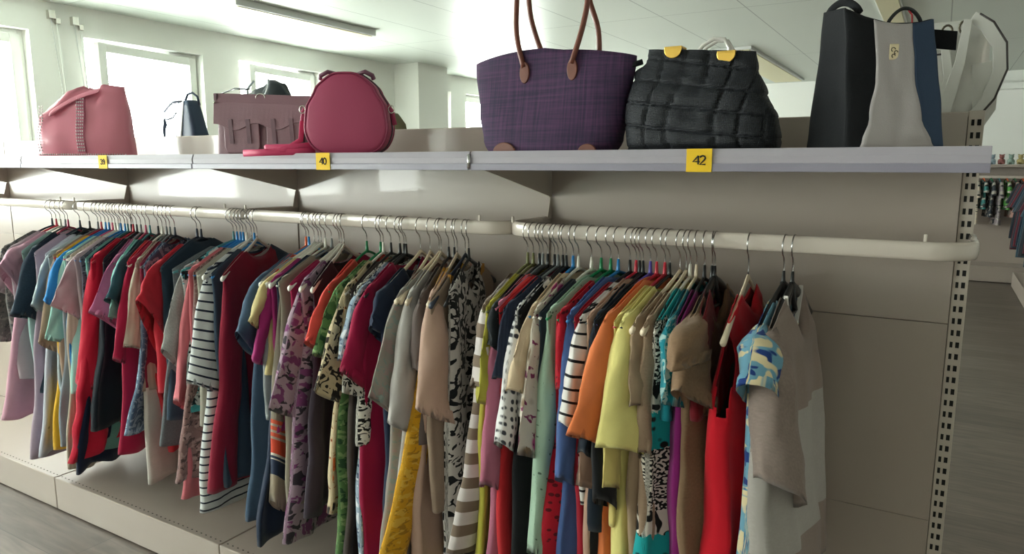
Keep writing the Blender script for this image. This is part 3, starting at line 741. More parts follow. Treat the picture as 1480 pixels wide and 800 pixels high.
G('blouse', 'pale grey chiffon blouse with a long pointed sleeve', 'pale grey chiffon blouse', 'blouse', 637, 590, 860, cloth('b3aeab'), R2, sleeve=((560, 612), (606, 626), 0.06), hang=('contour', 'beige'), thick=0.022, hemx=572)
G('blouse', 'grey blouse with tiny flowers and a wide pointed sleeve', 'grey tiny-flowered blouse', 'blouse', 634, 574, 860, cloth('9c958d', 'blotch', '8b9690', 'a58f8c', p=0.018), R2, sleeve=((534, 572), (576, 612), 0.075), hang=('contour', 'beige'), hemx=560)
G('camisole', 'rosy brown camisole with a ruffled edge between beige hangers', 'rosy brown camisole', 'camisole', 621, 596, 520, cloth('8a6a5e'), R2, hang=('contour', 'beige'), sw=0.13, bw=0.15)
G('jumper', 'dark navy jumper left of the rosy brown camisole', 'dark navy jumper by the camisole', 'jumper', 607, 548, 740, cloth('222e46'), R2, sleeve=((535, 470), (556, 500), 0.04), hang=('contour', 'beige'))
G('blouse', 'crimson satin blouse with a rolled cuff and long body', 'crimson satin blouse', 'blouse', 586, 527, 860, cloth('9a1440'), R2, sleeve=((490, 538), (533, 566), 0.06), hang=('slim', 'black'), hemx=536)
G('blouse', 'blue, white and lilac printed blouse left of the crimson satin blouse', 'blue and lilac printed blouse', 'blouse', 583, 519, 860, cloth('8d9fb0', 'blotch', '3d4a66', 'c9cdd2', p=0.022), R2, sleeve=((487, 520), (506, 528), 0.045), hang=('slim', 'black'), hemx=528)
G('tee_shirt', 'white tee-shirt with a black sun-face drawing, cuff showing under the crimson sleeve', 'white tee with black drawing', 'tee-shirt', 577, 512, 640, cloth('dcd8cf', 'leaves', '1b1b1b', p=0.02), R2, sleeve=((494, 565), (527, 577), 0.055), hang=('slim', 'black'))
G('top', 'dark brown sheer top behind the black and orange floral blouse', 'dark brown sheer top', 'top', 564, 508, 860, cloth('3b322e'), R2, hang=('slim', 'black'), hemx=505)
G('blouse', 'cream blouse with bold black and orange flowers', 'cream blouse with orange flowers', 'blouse', 553, 498, 740, cloth('c8b896', 'floral', '26221f', 'c9642c', p=0.045), R2, sleeve=((452, 565), (500, 582), 0.065), hang=('slim', 'ivory'), hemx=484, smat=cloth('cdbd9b', 'leaves', '2a2522', p=0.034))
G('shirt', 'green leaf-print shirt with its hem lowest beneath the orange-flowered blouse', 'green leaf-print shirt', 'shirt', 549, 487, 880, cloth('557a48', 'blotch', '2b4c30', '86a06a', p=0.02), R2, sleeve=((455, 512), (472, 522), 0.045), hang=('slim', 'green'), hemx=490)
G('tee_shirt', 'coral red tee-shirt with a plain pointed sleeve', 'coral red tee-shirt', 'tee-shirt', 529, 474, 560, cloth('dc4f46'), R2, sleeve=((440, 494), (470, 512), 0.06), hang=('slim', 'green'))
G('top', 'dark plum top with a sheer speckled lower half', 'dark plum top', 'top', 496, 452, 738, cloth('33202f', 'ramp', stops=[(0, '38202f'), (0.36, '443a46')]), R2, hang=('contour', 'ivory'), thick=0.02, hemx=452, hw=0.22)
G('blouse', 'lilac and pink smudged floral blouse with a magenta cuff', 'lilac and pink floral blouse', 'blouse', 492, 436, 780, cloth('a8909f', 'blotch', '3b343d', '7c4070', p=0.03), R2, sleeve=((388, 590), (436, 604), 0.07), hang=('contour', 'ivory'), thick=0.022, hemx=424)
G('top', 'magenta top whose shoulder shows left of the ivory hangers', 'magenta top by the ivory hangers', 'top', 489, 420, 560, cloth('a32350'), R2, hang=('contour', 'ivory'))
G('jumper', 'taupe jumper with a long sleeve ending in orange and navy stripes', 'taupe jumper with striped cuff', 'jumper', 478, 402, 720, cloth('8e8577'), R2, sleeve=((392, 725), (412, 738), 0.02), hang=('slim', 'grey'),
  smat=cloth('8e8577', 'ramp', stops=[(0, '8e8577'), (0.408, 'd0563a'), (0.418, 'a99a8a'), (0.428, 'd0563a'), (0.438, 'a99a8a'), (0.448, 'd0563a'), (0.458, 'a99a8a'), (0.468, 'd0492e'), (0.510, 'cfc6ba'), (0.516, '28344e'), (0.524, 'cfc6ba'), (0.53, '28344e'), (0.575, 'b3a592')]))
G('dress', 'dark navy dress with rounded hem below the striped cuff', 'dark navy dress with rounded hem', 'dress', 469, 400, 776, cloth('1f2c42'), R2, hang=('slim', 'ivory'), hemx=388, hw=0.23)
G('top', 'magenta top with a short cuff under the cream yellow sleeve', 'magenta top with short cuff', 'top', 463, 392, 620, cloth('9c2a6c'), R2, sleeve=((362, 520), (381, 528), 0.04), hang=('contour', 'ivory'))
G('tee_shirt', 'cream yellow tee-shirt with a straight sleeve on an ivory hanger', 'cream yellow tee-shirt', 'tee-shirt', 459, 386, 540, cloth('c9ba86'), R2, sleeve=((358, 466), (379, 478), 0.05), hang=('contour', 'ivory'))
G('top', 'pale grey top beside the slate blue dress', 'pale grey top by the slate blue dress', 'top', 453, 378, 600, cloth('8d9294'), R2, hang=('contour', 'ivory'))
G('dress', 'slate blue denim dress with hanging half sleeve', 'slate blue denim dress', 'dress', 445, 372, 752, cloth('41566e'), R2, sleeve=((341, 480), (362, 515), 0.06), hang=('slim', 'blue'), hemx=368, thick=0.02)
G('top', 'rust red top showing only a shoulder above the slate blue dress', 'rust red shoulder', 'top', 441, 384, 460, cloth('b5443c'), R2, hang=('slim', 'orange'))
G('dress', 'dark raspberry red dress facing the aisle beside the sailor-striped dress', 'raspberry red dress', 'dress', 370, 322, 702, cloth('8c1c36'), R2, hang=('contour', 'ivory'), thick=0.03, foldA=0.012, neck=0.08, dipf=0.03, hw=0.22, hemx=322)
G('top', 'dark blue cardigan behind the raspberry red dress', 'dark blue cardigan', 'cardigan', 366, 306, 690, cloth('3b4a5c'), R2, hang=('slim', 'blue'))
G('dress', 'white dress with narrow navy sailor stripes and short sleeves', 'sailor-striped dress', 'dress', 362, 296, 735, cloth('d5d8d8', 'stripe', '20283a', p=0.026, w=0.22), R2, sleeve=((270, 553), (322, 563), 0.06), hang=('contour', 'ivory'), hemx=306, thick=0.024, hw=0.23, neck=0.07, dipf=0.03)
G('top', 'pale beige top left of the sailor-striped dress', 'pale beige top by the sailor stripes', 'top', 355, 285, 610, cloth('a7a396'), R2, hang=('slim', 'ivory'))
G('blouse', 'brown and rose lace blouse hanging low beneath the sailor-striped sleeve', 'brown and rose lace blouse', 'blouse', 350, 280, 690, cloth('8b6a68', 'blotch', '54403f', 'ab8a86', p=0.018), R2, hang=('slim', 'blue'), hemx=266, hw=0.23, thick=0.022)
G('top', 'salmon pink top with rounded shoulder next to the sailor-striped dress', 'salmon pink top', 'top', 346, 272, 720, cloth('c96e76'), R2, sleeve=((254, 580), (264, 590), 0.03), hang=('slim', 'blue'), hemx=268)
G('blouse', 'white blouse with black and turquoise print at the shoulder', 'turquoise and black print blouse', 'blouse', 341, 262, 590, cloth('cfd4d2', 'blotch', '1f2b30', '4aa8ad', p=0.03), R2, sleeve=((235, 505), (258, 540), 0.05), hang=('slim', 'blue'), smat=cloth('a9a8a6', 'heather', '8f8f8e'))
G('cardigan', 'grey heather cardigan with a wide hem left of the lace blouse', 'grey heather cardigan', 'cardigan', 336, 250, 635, cloth('6f7479', 'heather', '565b60'), R2, hang=('slim', 'teal'), hemx=218, hw=0.24, thick=0.022)
# ---- left rail
G('blouse', 'dark slate navy blouse spread over the last hangers of the left rail', 'dark slate navy blouse', 'blouse', 288, 232, 600, cloth('2f4253'), R3, hang=('slim', 'navy'), neck=0.05, dipf=0.01, dipb=0.0, thick=0.022)
G('tee_shirt', 'bright red tee-shirt with a sharp pointed shoulder on the left rail', 'bright red pointed-shoulder tee', 'tee-shirt', 282, 222, 560, cloth('c22a3a'), R3, sleeve=((200, 432), (232, 522), 0.07), hang=('slim', 'navy'), thick=0.024)
G('shirt', 'blue and white streaked denim shirt under the bright red pointed tee', 'blue streaked denim shirt', 'shirt', 250, 208, 618, cloth('4d6480', 'leaves', '93a4b8', p=0.04), R3, hang=('slim', 'navy'), hemx=203, hw=0.22)
G('top', 'pale pink skirted top, its light hem showing under the grey cardigan', 'pale pink skirted top', 'top', 243, 204, 695, cloth('c9c0bc', 'ramp', stops=[(0, '8f2b45'), (0.50, 'd3cbc4')]), R3, hang=('slim', 'grey'), hemx=226)
G('cardigan', 'cream ribbed cardigan with a straight elbow sleeve', 'cream ribbed cardigan', 'cardigan', 238, 196, 560, cloth('b9ad9e', 'knit', p=0.012), R3, sleeve=((179, 500), (206, 505), 0.04), hang=('slim', 'grey'), thick=0.018)
G('top', 'raspberry top with a plain cuff between the cream ribbed and teal tops', 'raspberry top', 'top', 232, 186, 650, cloth('a3183f'), R3, sleeve=((163, 520), (188, 526), 0.04), hang=('slim', 'ivory'), hemx=192)
G('top', 'red top hem peeping out low beside the streaked denim shirt', 'red top with low hem', 'top', 226, 184, 656, cloth('c4313b'), R3, hang=('slim', 'black'), hemx=238)
G('jumper', 'dark teal satin jumper with short pointed sleeve', 'dark teal satin jumper', 'jumper', 214, 176, 540, cloth('2b525e'), R3, sleeve=((154, 432), (174, 446), 0.05), hang=('slim', 'teal'))
G('top', 'mint top with just its cuff under the dark teal sleeve', 'mint top under the teal sleeve', 'top', 208, 172, 640, cloth('8cc5bd'), R3, sleeve=((156, 456), (172, 464), 0.04), hang=('slim', 'pink'))
G('tee_shirt', 'lilac pink tee-shirt with a wide pointed sleeve beside the crimson tunic', 'lilac pink tee-shirt', 'tee-shirt', 201, 165, 560, cloth('b8648c'), R3, sleeve=((129, 450), (170, 478), 0.055), hang=('slim', 'grey'))
G('top', 'black top behind the crimson ruffled tunic', 'black top behind the crimson tunic', 'top', 195, 150, 615, cloth('17202a'), R3, hang=('slim', 'black'), hemx=150)
G('tunic', 'long crimson tunic with a ruffled slanting hem', 'crimson ruffled tunic', 'tunic', 190, 133, 632, cloth('bd1a36'), R3, sleeve=((108, 552), (142, 556), 0.03), hang=('slim', 'red'), hemx=120, thick=0.032, foldA=0.014, hi=-0.05, ruffle=0.014, hw=0.24)
G('top', 'navy top whose uneven hem hangs under the crimson tunic', 'navy top with uneven hem', 'top', 187, 128, 672, cloth('1c2740'), R3, hang=('slim', 'black'), hemx=132, hemwave=0.014, hw=0.23)
G('top', 'seafoam green top, its corner showing beneath the crimson tunic', 'seafoam green top', 'top', 182, 124, 655, cloth('6fa39a'), R3, hang=('slim', 'teal'), hemx=136, hw=0.19)
G('blouse', 'dark speckled blouse beside the white spotted sleeve', 'dark speckled blouse', 'blouse', 178, 116, 560, cloth('5a5666', 'blotch', '2c2c3c', '8c8696', p=0.014), R3, hang=('slim', 'blue'))
G('tee_shirt', 'pinkish white tee-shirt with small dark studs on the sleeve', 'pinkish white studded tee', 'tee-shirt', 172, 108, 560, cloth('cdb9c0'), R3, sleeve=((72, 440), (110, 462), 0.075), hang=('slim', 'blue'))
G('cardigan', 'cream long cardigan whose narrow front panel hangs lowest', 'cream narrow-fronted cardigan', 'cardigan', 169, 102, 676, cloth('c2b6a4', 'knit', p=0.014), R3, hang=('slim', 'ivory'), sw=0.19, hw=0.2, hemx=110, thick=0.016)
G('top', 'grey cardigan behind the cream narrow-fronted one', 'grey cardigan behind the cream one', 'cardigan', 164, 96, 640, cloth('7e858d'), R3, hang=('slim', 'ivory'), hemx=94)
G('blouse', 'pale mint blouse with a wide sleeve beneath the bright blue tee', 'pale mint blouse', 'blouse', 160, 92, 560, cloth('9ecfc6'), R3, sleeve=((64, 488), (98, 492), 0.04), hang=('slim', 'pink'))
G('tee_shirt', 'bright blue tee-shirt with a sharp folded sleeve', 'bright blue tee-shirt', 'tee-shirt', 155, 88, 540, cloth('2a7fc0'), R3, sleeve=((62, 436), (86, 442), 0.06), hang=('slim', 'blue'))
G('top', 'mustard yellow top, hem glimpsed below the grey cardigan', 'mustard yellow top', 'top', 150, 82, 648, cloth('d8a82c'), R3, hang=('slim', 'blue'), hemx=88)
G('jacket', 'tan suede jacket with a folded cuff below the bright blue tee', 'tan suede jacket', 'jacket', 144, 78, 560, cloth('9a8270'), R3, sleeve=((54, 495), (84, 508), 0.04), hang=('slim', 'red'))
G('shirt', 'light grey satin shirt with a narrow rolled cuff', 'light grey satin shirt', 'shirt', 139, 70, 620, cloth('a9b6bd'), R3, sleeve=((45, 440), (60, 455), 0.055), hang=('slim', 'grey'))
G('tee_shirt', 'white tee-shirt with small grey stars on the left rail', 'white tee with small grey stars', 'tee-shirt', 127, 66, 645, cloth('b9bcc8', 'dots', '5d6170', p=0.06, w=0.13), R3, hang=('slim', 'black'), hemx=60, thick=0.022, hw=0.215)
G('blouse', 'dusty lilac blouse hem beside the pink tee-shirt on the left rail', 'dusty lilac blouse', 'blouse', 113, 50, 652, cloth('a998a8'), R3, hang=('slim', 'navy'), hemx=42)
G('jacket', 'dark navy quilted jacket with a bulky shoulder near the left edge', 'dark navy bulky jacket', 'jacket', 96, 44, 560, cloth('28394a', 'heather', '1f2c3a'), R3, sleeve=((18, 455), (52, 462), 0.075), hang=('slim', 'pink'), thick=0.028)
G('top', 'pale seafoam top squeezed behind the dark navy jacket', 'pale seafoam top by the navy jacket', 'top', 92, 32, 600, cloth('93b0ae'), R3, hang=('slim', 'grey'))
G('tee_shirt', 'baby pink tee-shirt with a long flared body near the left edge', 'baby pink tee-shirt', 'tee-shirt', 85, 22, 595, cloth('cf9fb2'), R3, sleeve=((-2, 382), (24, 435), 0.06), hang=('slim', 'ivory'), hemx=14, hw=0.23, thick=0.024)
G('blouse', 'lilac grey blouse with light piping at the far left of the rail', 'lilac grey piped blouse', 'blouse', 79, 12, 540, cloth('b3a3ac'), R3, sleeve=((-8, 420), (8, 425), 0.03), hang=('slim', 'red'))
G('jumper', 'grey-brown patterned jumper cut off by the left edge', 'grey-brown patterned jumper', 'jumper', 73, 2, 520, cloth('6d6a6a', 'blotch', '4f5454', '8b8683', p=0.02), R3, sleeve=((-22, 488), (12, 490), 0.05), hang=('slim', 'navy'))
# ------------------------------------------------------------------ bags on the upper shelf
ZB = 1.3845
def quadloft(cb, ct, n=56, m=18, e=7, side=None, disp=None, zb=ZB, ztop=None):
    """cb, ct: the four corners (front-left, front-right, back-right, back-left) at the bottom and the top; rounded upright edges"""
    rings = []
    for i in range(m):
        v = i/(m-1); ring = []
        sc = side(v) if side else 1.0
        for j in range(n):
            a = 2*PI*j/n; c_, s_ = math.cos(a), math.sin(a)
            u = math.copysign(abs(c_)**(2/e), c_)*sc; w = math.copysign(abs(s_)**(2/e), s_)
            def bil(c):
                fu, fw_ = (u+1)/2, (w+1)/2
                fr = Vector(c[0]).lerp(Vector(c[1]), fu); bk = Vector(c[3]).lerp(Vector(c[2]), fu)
                return fr.lerp(bk, fw_)
            p = bil(cb).lerp(bil(ct), v)
            if disp: p = p+disp(u, w, v, p)
            ring.append(p)
        rings.append(ring)
    return rings
def rel(p, o): return Vector(p)-Vector(o)
def V(*a): return Vector(a)

# -- purple woven tote
o0 = V(-0.857, -0.28, ZB)
t = empty('tote_bag', o0, label='large dark purple raffia tote with brown leather handles', cat='bag', group='bags on the upper shelf')
m, nt, bs = new_mat('purple_raffia'); L = nt.links.new
tc = nt.nodes.new('ShaderNodeTexCoord'); mp = nt.nodes.new('ShaderNodeMapping'); mp.inputs['Scale'].default_value = (6, 6, 160)
n1 = nt.nodes.new('ShaderNodeTexNoise'); n1.inputs['Scale'].default_value = 1.5; n1.inputs['Detail'].default_value = 5
mp2 = nt.nodes.new('ShaderNodeMapping'); mp2.inputs['Scale'].default_value = (160, 20, 5); n2 = nt.nodes.new('ShaderNodeTexNoise'); n2.inputs['Scale'].default_value = 1.5
L(tc.outputs['Object'], mp.inputs['Vector']); L(mp.outputs['Vector'], n1.inputs['Vector']); L(tc.outputs['Object'], mp2.inputs['Vector']); L(mp2.outputs['Vector'], n2.inputs['Vector'])
ad = nt.nodes.new('ShaderNodeMath'); ad.operation = 'ADD'; L(n1.outputs['Fac'], ad.inputs[0]); L(n2.outputs['Fac'], ad.inputs[1])
mr = nt.nodes.new('ShaderNodeMapRange'); mr.inputs['From Min'].default_value = 0.75; mr.inputs['From Max'].default_value = 1.3; L(ad.outputs[0], mr.inputs['Value'])
mx = nt.nodes.new('ShaderNodeMix'); mx.data_type = 'RGBA'; L(mr.outputs['Result'], mx.inputs['Factor']); mx.inputs['A'].default_value = lin(hexc('2a2140')); mx.inputs['B'].default_value = lin(hexc('553258'))
L(mx.outputs['Result'], bs.inputs['Base Color']); bs.inputs['Roughness'].default_value = 0.8
bp = nt.nodes.new('ShaderNodeBump'); bp.inputs['Strength'].default_value = 0.5; bp.inputs['Distance'].default_value = 0.001; L(ad.outputs[0], bp.inputs['Height']); L(bp.outputs['Normal'], bs.inputs['Normal'])
M_raffia = m
hwt = [(0, 0.150), (0.035, 0.170), (0.10, 0.184), (0.24, 0.203)]
q = MB(); rings = []
for i in range(22):
    v = i/21; z = 0.238*v; ring = sup(0, 0, 0, interp(hwt, z)-(0.012 if i == 0 else 0), 0.072*(1-v)+0.030*v-(0.01 if i == 0 else 0), 64, 3.2)
    for p in ring:
        p.z = z-(0.020*v*v*(abs(p.x)/0.2)**2)+(-0.006*v if p.x > 0 else 0); p.y += 0.004*noise.noise(Vector((p.x*9, z*9, 2)))
        if v > 0.5: p.y += 0.012*math.cos(p.x*9)*(v-0.5)*(1 if p.y > 0 else -1)
    rings.append(ring)
q.loft(rings, True, False); q.build('bag_body', M_raffia, t, smooth=True, solid=0.003)
M_leather = plain('brown_leather', '7a4130', 0.45, var=0.3, bscale=40)
def zat(dz, y): return dz
for (sy, xs, lab) in ((-1, ((-0.048, 0.198), (-0.072, 0.27), (-0.078, 0.35), (-0.07, 0.44), (-0.02, 0.52), (0.045, 0.52), (0.088, 0.43), (0.100, 0.35), (0.094, 0.28), (0.072, 0.198)), 'front'),
                     (1, ((-0.035, 0.21), (-0.062, 0.28), (-0.075, 0.35), (-0.07, 0.45), (-0.015, 0.51), (0.035, 0.50), (0.070, 0.42), (0.078, 0.35), (0.098, 0.28), (0.098, 0.21)), 'back')):
    pts = [(x, sy*(0.046-0.02*min(1, (z-0.2)/0.15)), z) for x, z in xs]
    sm = []
    for i in range(len(pts)-1):
        for k in range(5):
            f = k/5; p0, p1, p2, p3 = (Vector(pts[max(i-1, 0)]), Vector(pts[i]), Vector(pts[i+1]), Vector(pts[min(i+2, len(pts)-1)]))
            sm.append(0.5*((2*p1)+(p2-p0)*f+(2*p0-5*p1+4*p2-p3)*f*f+(3*p1-p0-3*p2+p3)*f**3))
    sm.append(Vector(pts[-1]))
    q = MB(); q.tube(sm, 0.0062, 10); h = q.build('handle', M_leather, t, smooth=True)
    for x, z in (xs[0], xs[-1]):
        q = MB(); q.disc((x+0.002, sy*0.045, z-0.012), 0.0125, 'y', 0.003, 20, 1.9); q.build('handle_patch', M_leather, h, bevel=0.0015)
for x in (-0.085, 0.125):
    q = MB(); q.disc((x, -0.0715, 0.008), 0.030 if x < 0 else 0.022, 'y', 0.003, 24, 0.75); q.build('corner_patch', M_leather, t, bevel=0.002)

# -- navy woven shoulder bag
o0 = V(-0.505, -0.27, ZB)
t = empty('shoulder_bag', o0, label='dark navy bag of wide interlaced crochet strips with two gold tabs', cat='bag', group='bags on the upper shelf')
m, nt, bs = new_mat('navy_crochet'); L = nt.links.new
tc = nt.nodes.new('ShaderNodeTexCoord'); ws = []
for d in ('X', 'Z'):
    wv = nt.nodes.new('ShaderNodeTexWave'); wv.bands_direction = d; wv.inputs['Scale'].default_value = 95; L(tc.outputs['Object'], wv.inputs['Vector']); ws.append(wv)
ad = nt.nodes.new('ShaderNodeMath'); ad.operation = 'MULTIPLY'; L(ws[0].outputs['Fac'], ad.inputs[0]); L(ws[1].outputs['Fac'], ad.inputs[1])
mx = nt.nodes.new('ShaderNodeMix'); mx.data_type = 'RGBA'; L(ad.outputs[0], mx.inputs['Factor']); mx.inputs['A'].default_value = lin(hexc('080b10')); mx.inputs['B'].default_value = lin(hexc('252d3c'))
L(mx.outputs['Result'], bs.inputs['Base Color']); bs.inputs['Roughness'].default_value = 0.6
bp = nt.nodes.new('ShaderNodeBump'); bp.inputs['Strength'].default_value = 0.8; bp.inputs['Distance'].default_value = 0.001; L(ad.outputs[0], bp.inputs['Height']); L(bp.outputs['Normal'], bs.inputs['Normal'])
M_crochet = m
def wv_disp(x, z):
    c = 0.048; i, j = math.floor(x/c+100), math.floor(z/c+100); fx, fz = x/c+100-i, z/c+100-j
    return 0.0045*((math.sin(PI*fx) if (i+j) % 2 else math.sin(PI*fz)))**0.6 - 0.006*(1 if min(fx, 1-fx) < 0.06 or min(fz, 1-fz) < 0.06 else 0)
q = MB(); rings = []; M_ = 90
for i in range(M_):
    v = i/(M_-1); z = 0.222*v
    xl = interp([(0, -0.140), (0.05, -0.158), (0.4, -0.166), (0.78, -0.150), (0.88, -0.125), (1, -0.122)], v); xr = interp([(0, 0.152), (0.15, 0.155), (0.35, 0.148), (0.6, 0.125), (0.85, 0.106), (1, 0.100)], v)
    hd = interp([(0, 0.05), (0.12, 0.068), (0.5, 0.055), (0.86, 0.024), (1, 0.012)], v)
    ring = sup((xl+xr)/2, 0, 0, (xr-xl)/2, hd, 220, 3.4)
    for p in ring:
        k = wv_disp(p.x+0.012*math.sin(z*25), z+p.x*0.10); nn = Vector(((p.x-(xl+xr)/2)*0.4, p.y*1.0, 0)); nn = nn.normalized() if nn.length > 1e-6 else nn
        p += nn*k*(1-0.8*min(1, abs((p.x-(xl+xr)/2)/((xr-xl)/2)))**6); p.z = z-0.10*v*(p.x+0.122)*0.9
    rings.append(ring)
q.loft(rings, True, True); bb = q.build('bag_body', M_crochet, t, smooth=True)
for x, z in ((-0.063, 0.215), (0.047, 0.198)):
    q = MB(); ring0, ring1 = [], []
    pts = [(-0.0185, 0.004), (0.0185, 0.004)]+[(0.0185*math.cos(a), -0.017*math.sin(a)) for a in [PI*k/12 for k in range(0, 13)]]
    q.loft([[(x+a, -0.024, z+b_) for a, b_ in pts], [(x+a, -0.0195, z+b_) for a, b_ in pts]]); q.build('gold_tab', M_gold, t, bevel=0.001)
    q = MB(); q.box(x-0.0185, x+0.0185, -0.0235, 0.012, z+0.003, z+0.007); q.build('tab_fold', M_gold, t, bevel=0.001)
q = MB(); q.tube([(-0.135, -0.005, 0.198), (-0.155, -0.02, 0.190), (-0.178, -0.03, 0.165), (-0.186, -0.032, 0.135), (-0.187, -0.033, 0.10)], [0.006, 0.006, 0.006, 0.008, 0.003], 8, 0.5)
st = q.build('zip_strap', plain('black_leather', '15181b', 0.5), t, smooth=True)
q = MB(); q.ball((-0.180, -0.036, 0.150), 0.003); q.build('stud', M_silver, st, smooth=True)

# -- navy and grey backpack, turned slightly to the right
o0 = V(-0.20, -0.28, ZB)
t = empty('backpack', o0, label='tall black, grey and denim blue backpack with a small metal badge', cat='bag', group='bags on the upper shelf')
FLb, FRb, BLb = at(1224, 212, 1, -0.345), at(1366, 205, 1, -0.27), at(1160, 210, 1, -0.245)
FLt, FRt, BLt = at(1222, 14, 1, -0.325), at(1350, 28, 1, -0.255), at(1190, 12, 1, -0.25)
for p in (FLb, FRb, BLb): p.z = ZB
zt_ = 1.640; FLt.z = zt_+0.004; FRt.z = zt_-0.018; BLt.z = zt_+0.010
BRb, BRt = FRb+BLb-FLb, FRt+(BLt-FLt)*0.55
cb = [p-o0 for p in (FLb, FRb, BRb, BLb)]; ct = [p-o0 for p in (FLt, FRt, BRt, BLt)]
def dsp(u, w_, v, p):
    k = Vector((0, 0, 0))
    if u < -0.6: k += Vector((0.016*math.sin(PI*v)*abs(math.cos(w_*1.6))+0.006*math.sin(w_*7), 0, 0))*(1-abs(w_)**4)
    k += Vector((0.003*noise.noise(Vector((u*2, v*4, w_))), 0.004*noise.noise(Vector((u*3, v*3, w_+5))), -0.018*v**6*(1-u*u)*(1 if w_ < 0 else 0.4)))
    return k
q = MB(); q.loft(quadloft(cb, ct, 80, 26, 9, disp=dsp), True, False); M_bk = plain('black_canvas', '0b0e13', 0.95, bump=0.4, bscale=500); q.build('bag_body', M_bk, t, smooth=True, solid=0.003)
def face_patch(name, mat, lo, hi, v0=0.0, v1=0.995, off=0.003):
    q = MB(); rr = []
    nrm = Vector(((FRb-FLb).y, -(FRb-FLb).x, 0)).normalized()
    for i in range(24):
        v = v0+(v1-v0)*i/23; row = []
        a, c = interp(lo, v), interp(hi, v)
        for k in range(13):
            u = a+(c-a)*k/12; uu = u*2-1
            p = (cb[0].lerp(cb[1], u)).lerp(ct[0].lerp(ct[1], u), v)+dsp(uu*0.999 if abs(uu) < 0.6 else 0.59*(1 if uu > 0 else -1), -1, v, None)+nrm*(off+0.002)
            p.z += -0.018*v**6*((1-uu*uu)-(1-min(abs(uu), 0.59)**2))
            row.append(p)
        rr.append(row)
    q.loft(rr, False, False, closed=False)
    return q.build(name, mat, t, smooth=True, solid=0.0015)
gl = [(0, 0.10), (0.08, 0.14), (0.25, 0.23), (0.5, 0.30), (0.8, 0.32), (1, 0.32)]; gr = [(0, 0.92), (0.08, 0.87), (0.25, 0.78), (0.5, 0.73), (0.8, 0.735), (1, 0.745)]
face_patch('grey_panel', plain('grey_twill', 'b3adad', 0.9, bump=0.3, bscale=700), gl, gr, 0.03)
face_patch('denim_panel', plain('denim_blue', '2f4159', 0.9, bump=0.3, bscale=700), [(a, b_+0.006) for a, b_ in gr], [(0, 0.985), (1, 0.985)], 0.03)
nb = Vector(((FRb-FLb).y, -(FRb-FLb).x, 0)).normalized(); c = (FLb.lerp(FRb, 0.5)).lerp(FLt.lerp(FRt, 0.52), 0.72)-o0
tx = (FRb-FLb).normalized()
q = MB(); pr = [(-0.008, -0.014), (0.008, -0.014), (0.008, 0.014), (-0.008, 0.014)]
q.loft([[c+tx*a+Vector((0, 0, b_))+nb*d for a, b_ in pr] for d in (0.004, 0.0075)]); bd = q.build('badge', plain('pale_gold', 'e2d3b0', 0.3, 0.6), t, bevel=0.0015)
q = MB()
for (a, b_, r_) in ((-0.002, 0.004, 0.0035), (0.003, -0.001, 0.003), (-0.001, -0.007, 0.003)): q.tube([c+nb*0.0078+tx*(a+r_*math.cos(x))+Vector((0, 0, b_+r_*math.sin(x))) for x in [k*PI/5 for k in range(8)]], 0.0008, 5)
q.build('emblem', plain('dark_metal', '5c564a', 0.4, 1.0), bd)
def arc(p0, p1, h, n=14, bow=Vector((0, 0, 0))):
    return [Vector(p0).lerp(Vector(p1), k/n)+Vector((0, 0, h*math.sin(PI*k/n)**0.7))+bow*math.sin(PI*k/n) for k in range(n+1)]
q = MB(); q.tube(arc(ct[3].lerp(ct[0], 0.25)-Vector((0, 0, 0.004)), ct[0].lerp(ct[1], 0.16)+Vector((0, 0.01, -0.006)), 0.020), 0.007, 8, 0.45); q.build('top_loop', M_bk, t, smooth=True)
q = MB(); q.tube(arc(ct[0].lerp(ct[1], 0.46)+Vector((0, 0.03, -0.02)), ct[0].lerp(ct[1], 0.86)+Vector((0, 0.02, -0.01)), 0.030), 0.004, 8, 0.8); q.build('grab_handle', plain('black_leather', '15181b', 0.5), t, smooth=True)
q = MB(); k0 = ct[0].lerp(ct[1], 0.70)+Vector((0, 0.024, 0.012)); q.tube([k0, k0+Vector((0.006, 0, -0.008)), k0+Vector((0.008, 0, -0.03))], 0.0015, 6); q.build('red_thread', plain('red_thread', 'b23038', 0.7), t)
sa, sb = at(1345, 55, 1, -0.20)-o0, at(1383, 58, 1, -0.20)-o0
q = MB(); rr = []
for k in range(8):
    p = sa.lerp(sb, k/7); rr.append([p+Vector((0, -0.0015, -0.018)), p+Vector((0, 0.0015, -0.018)), p+Vector((0, 0.0015, 0.016)), p+Vector((0, -0.0015, 0.016))])
q.loft(rr); q.build('shoulder_strap', M_bk, t, bevel=0.001)

# -- pink rounded handbag
o0 = V(-1.465, -0.30, ZB)
t = empty('handbag', o0, label='deep pink dome-shaped handbag with dark piping', cat='bag', group='bags on the upper shelf', rz=0.5)
M_dpk = plain('deep_pink_leather', 'b04468', 0.45, bump=0.15, bscale=500); M_pipe = plain('dark_pink_piping', '8f2a50', 0.4); M_spk = plain('strap_pink', 'd03a6a', 0.45)
def dome(n=64, w=0.116, h=0.222):
    pts = []
    for k in range(n):
        a = 2*PI*k/n-PI/2; x = math.sin(a+PI/2) if False else math.cos(a); z = math.sin(a)
        zz = (z+1)/2
        wd = w*interp([(0, 0.80), (0.12, 0.95), (0.3, 1.0), (0.6, 0.90), (0.85, 0.62), (1.0, 0.40)], zz)
        ex = 2/3.4; X_ = math.copysign(abs(x)**ex, x); Z_ = math.copysign(abs(z)**(2/3.0), z); zz = (Z_+1)/2
        wd = w*interp([(0, 0.92), (0.12, 0.985), (0.3, 1.0), (0.55, 0.95), (0.8, 0.76), (1.0, 0.56)], zz)
        pts.append((X_*wd, zz*h))
    return pts
dp = dome()
def dring(y, s): return [(x*s, y, 0.111+(z-0.111)*s) for x, z in dp]
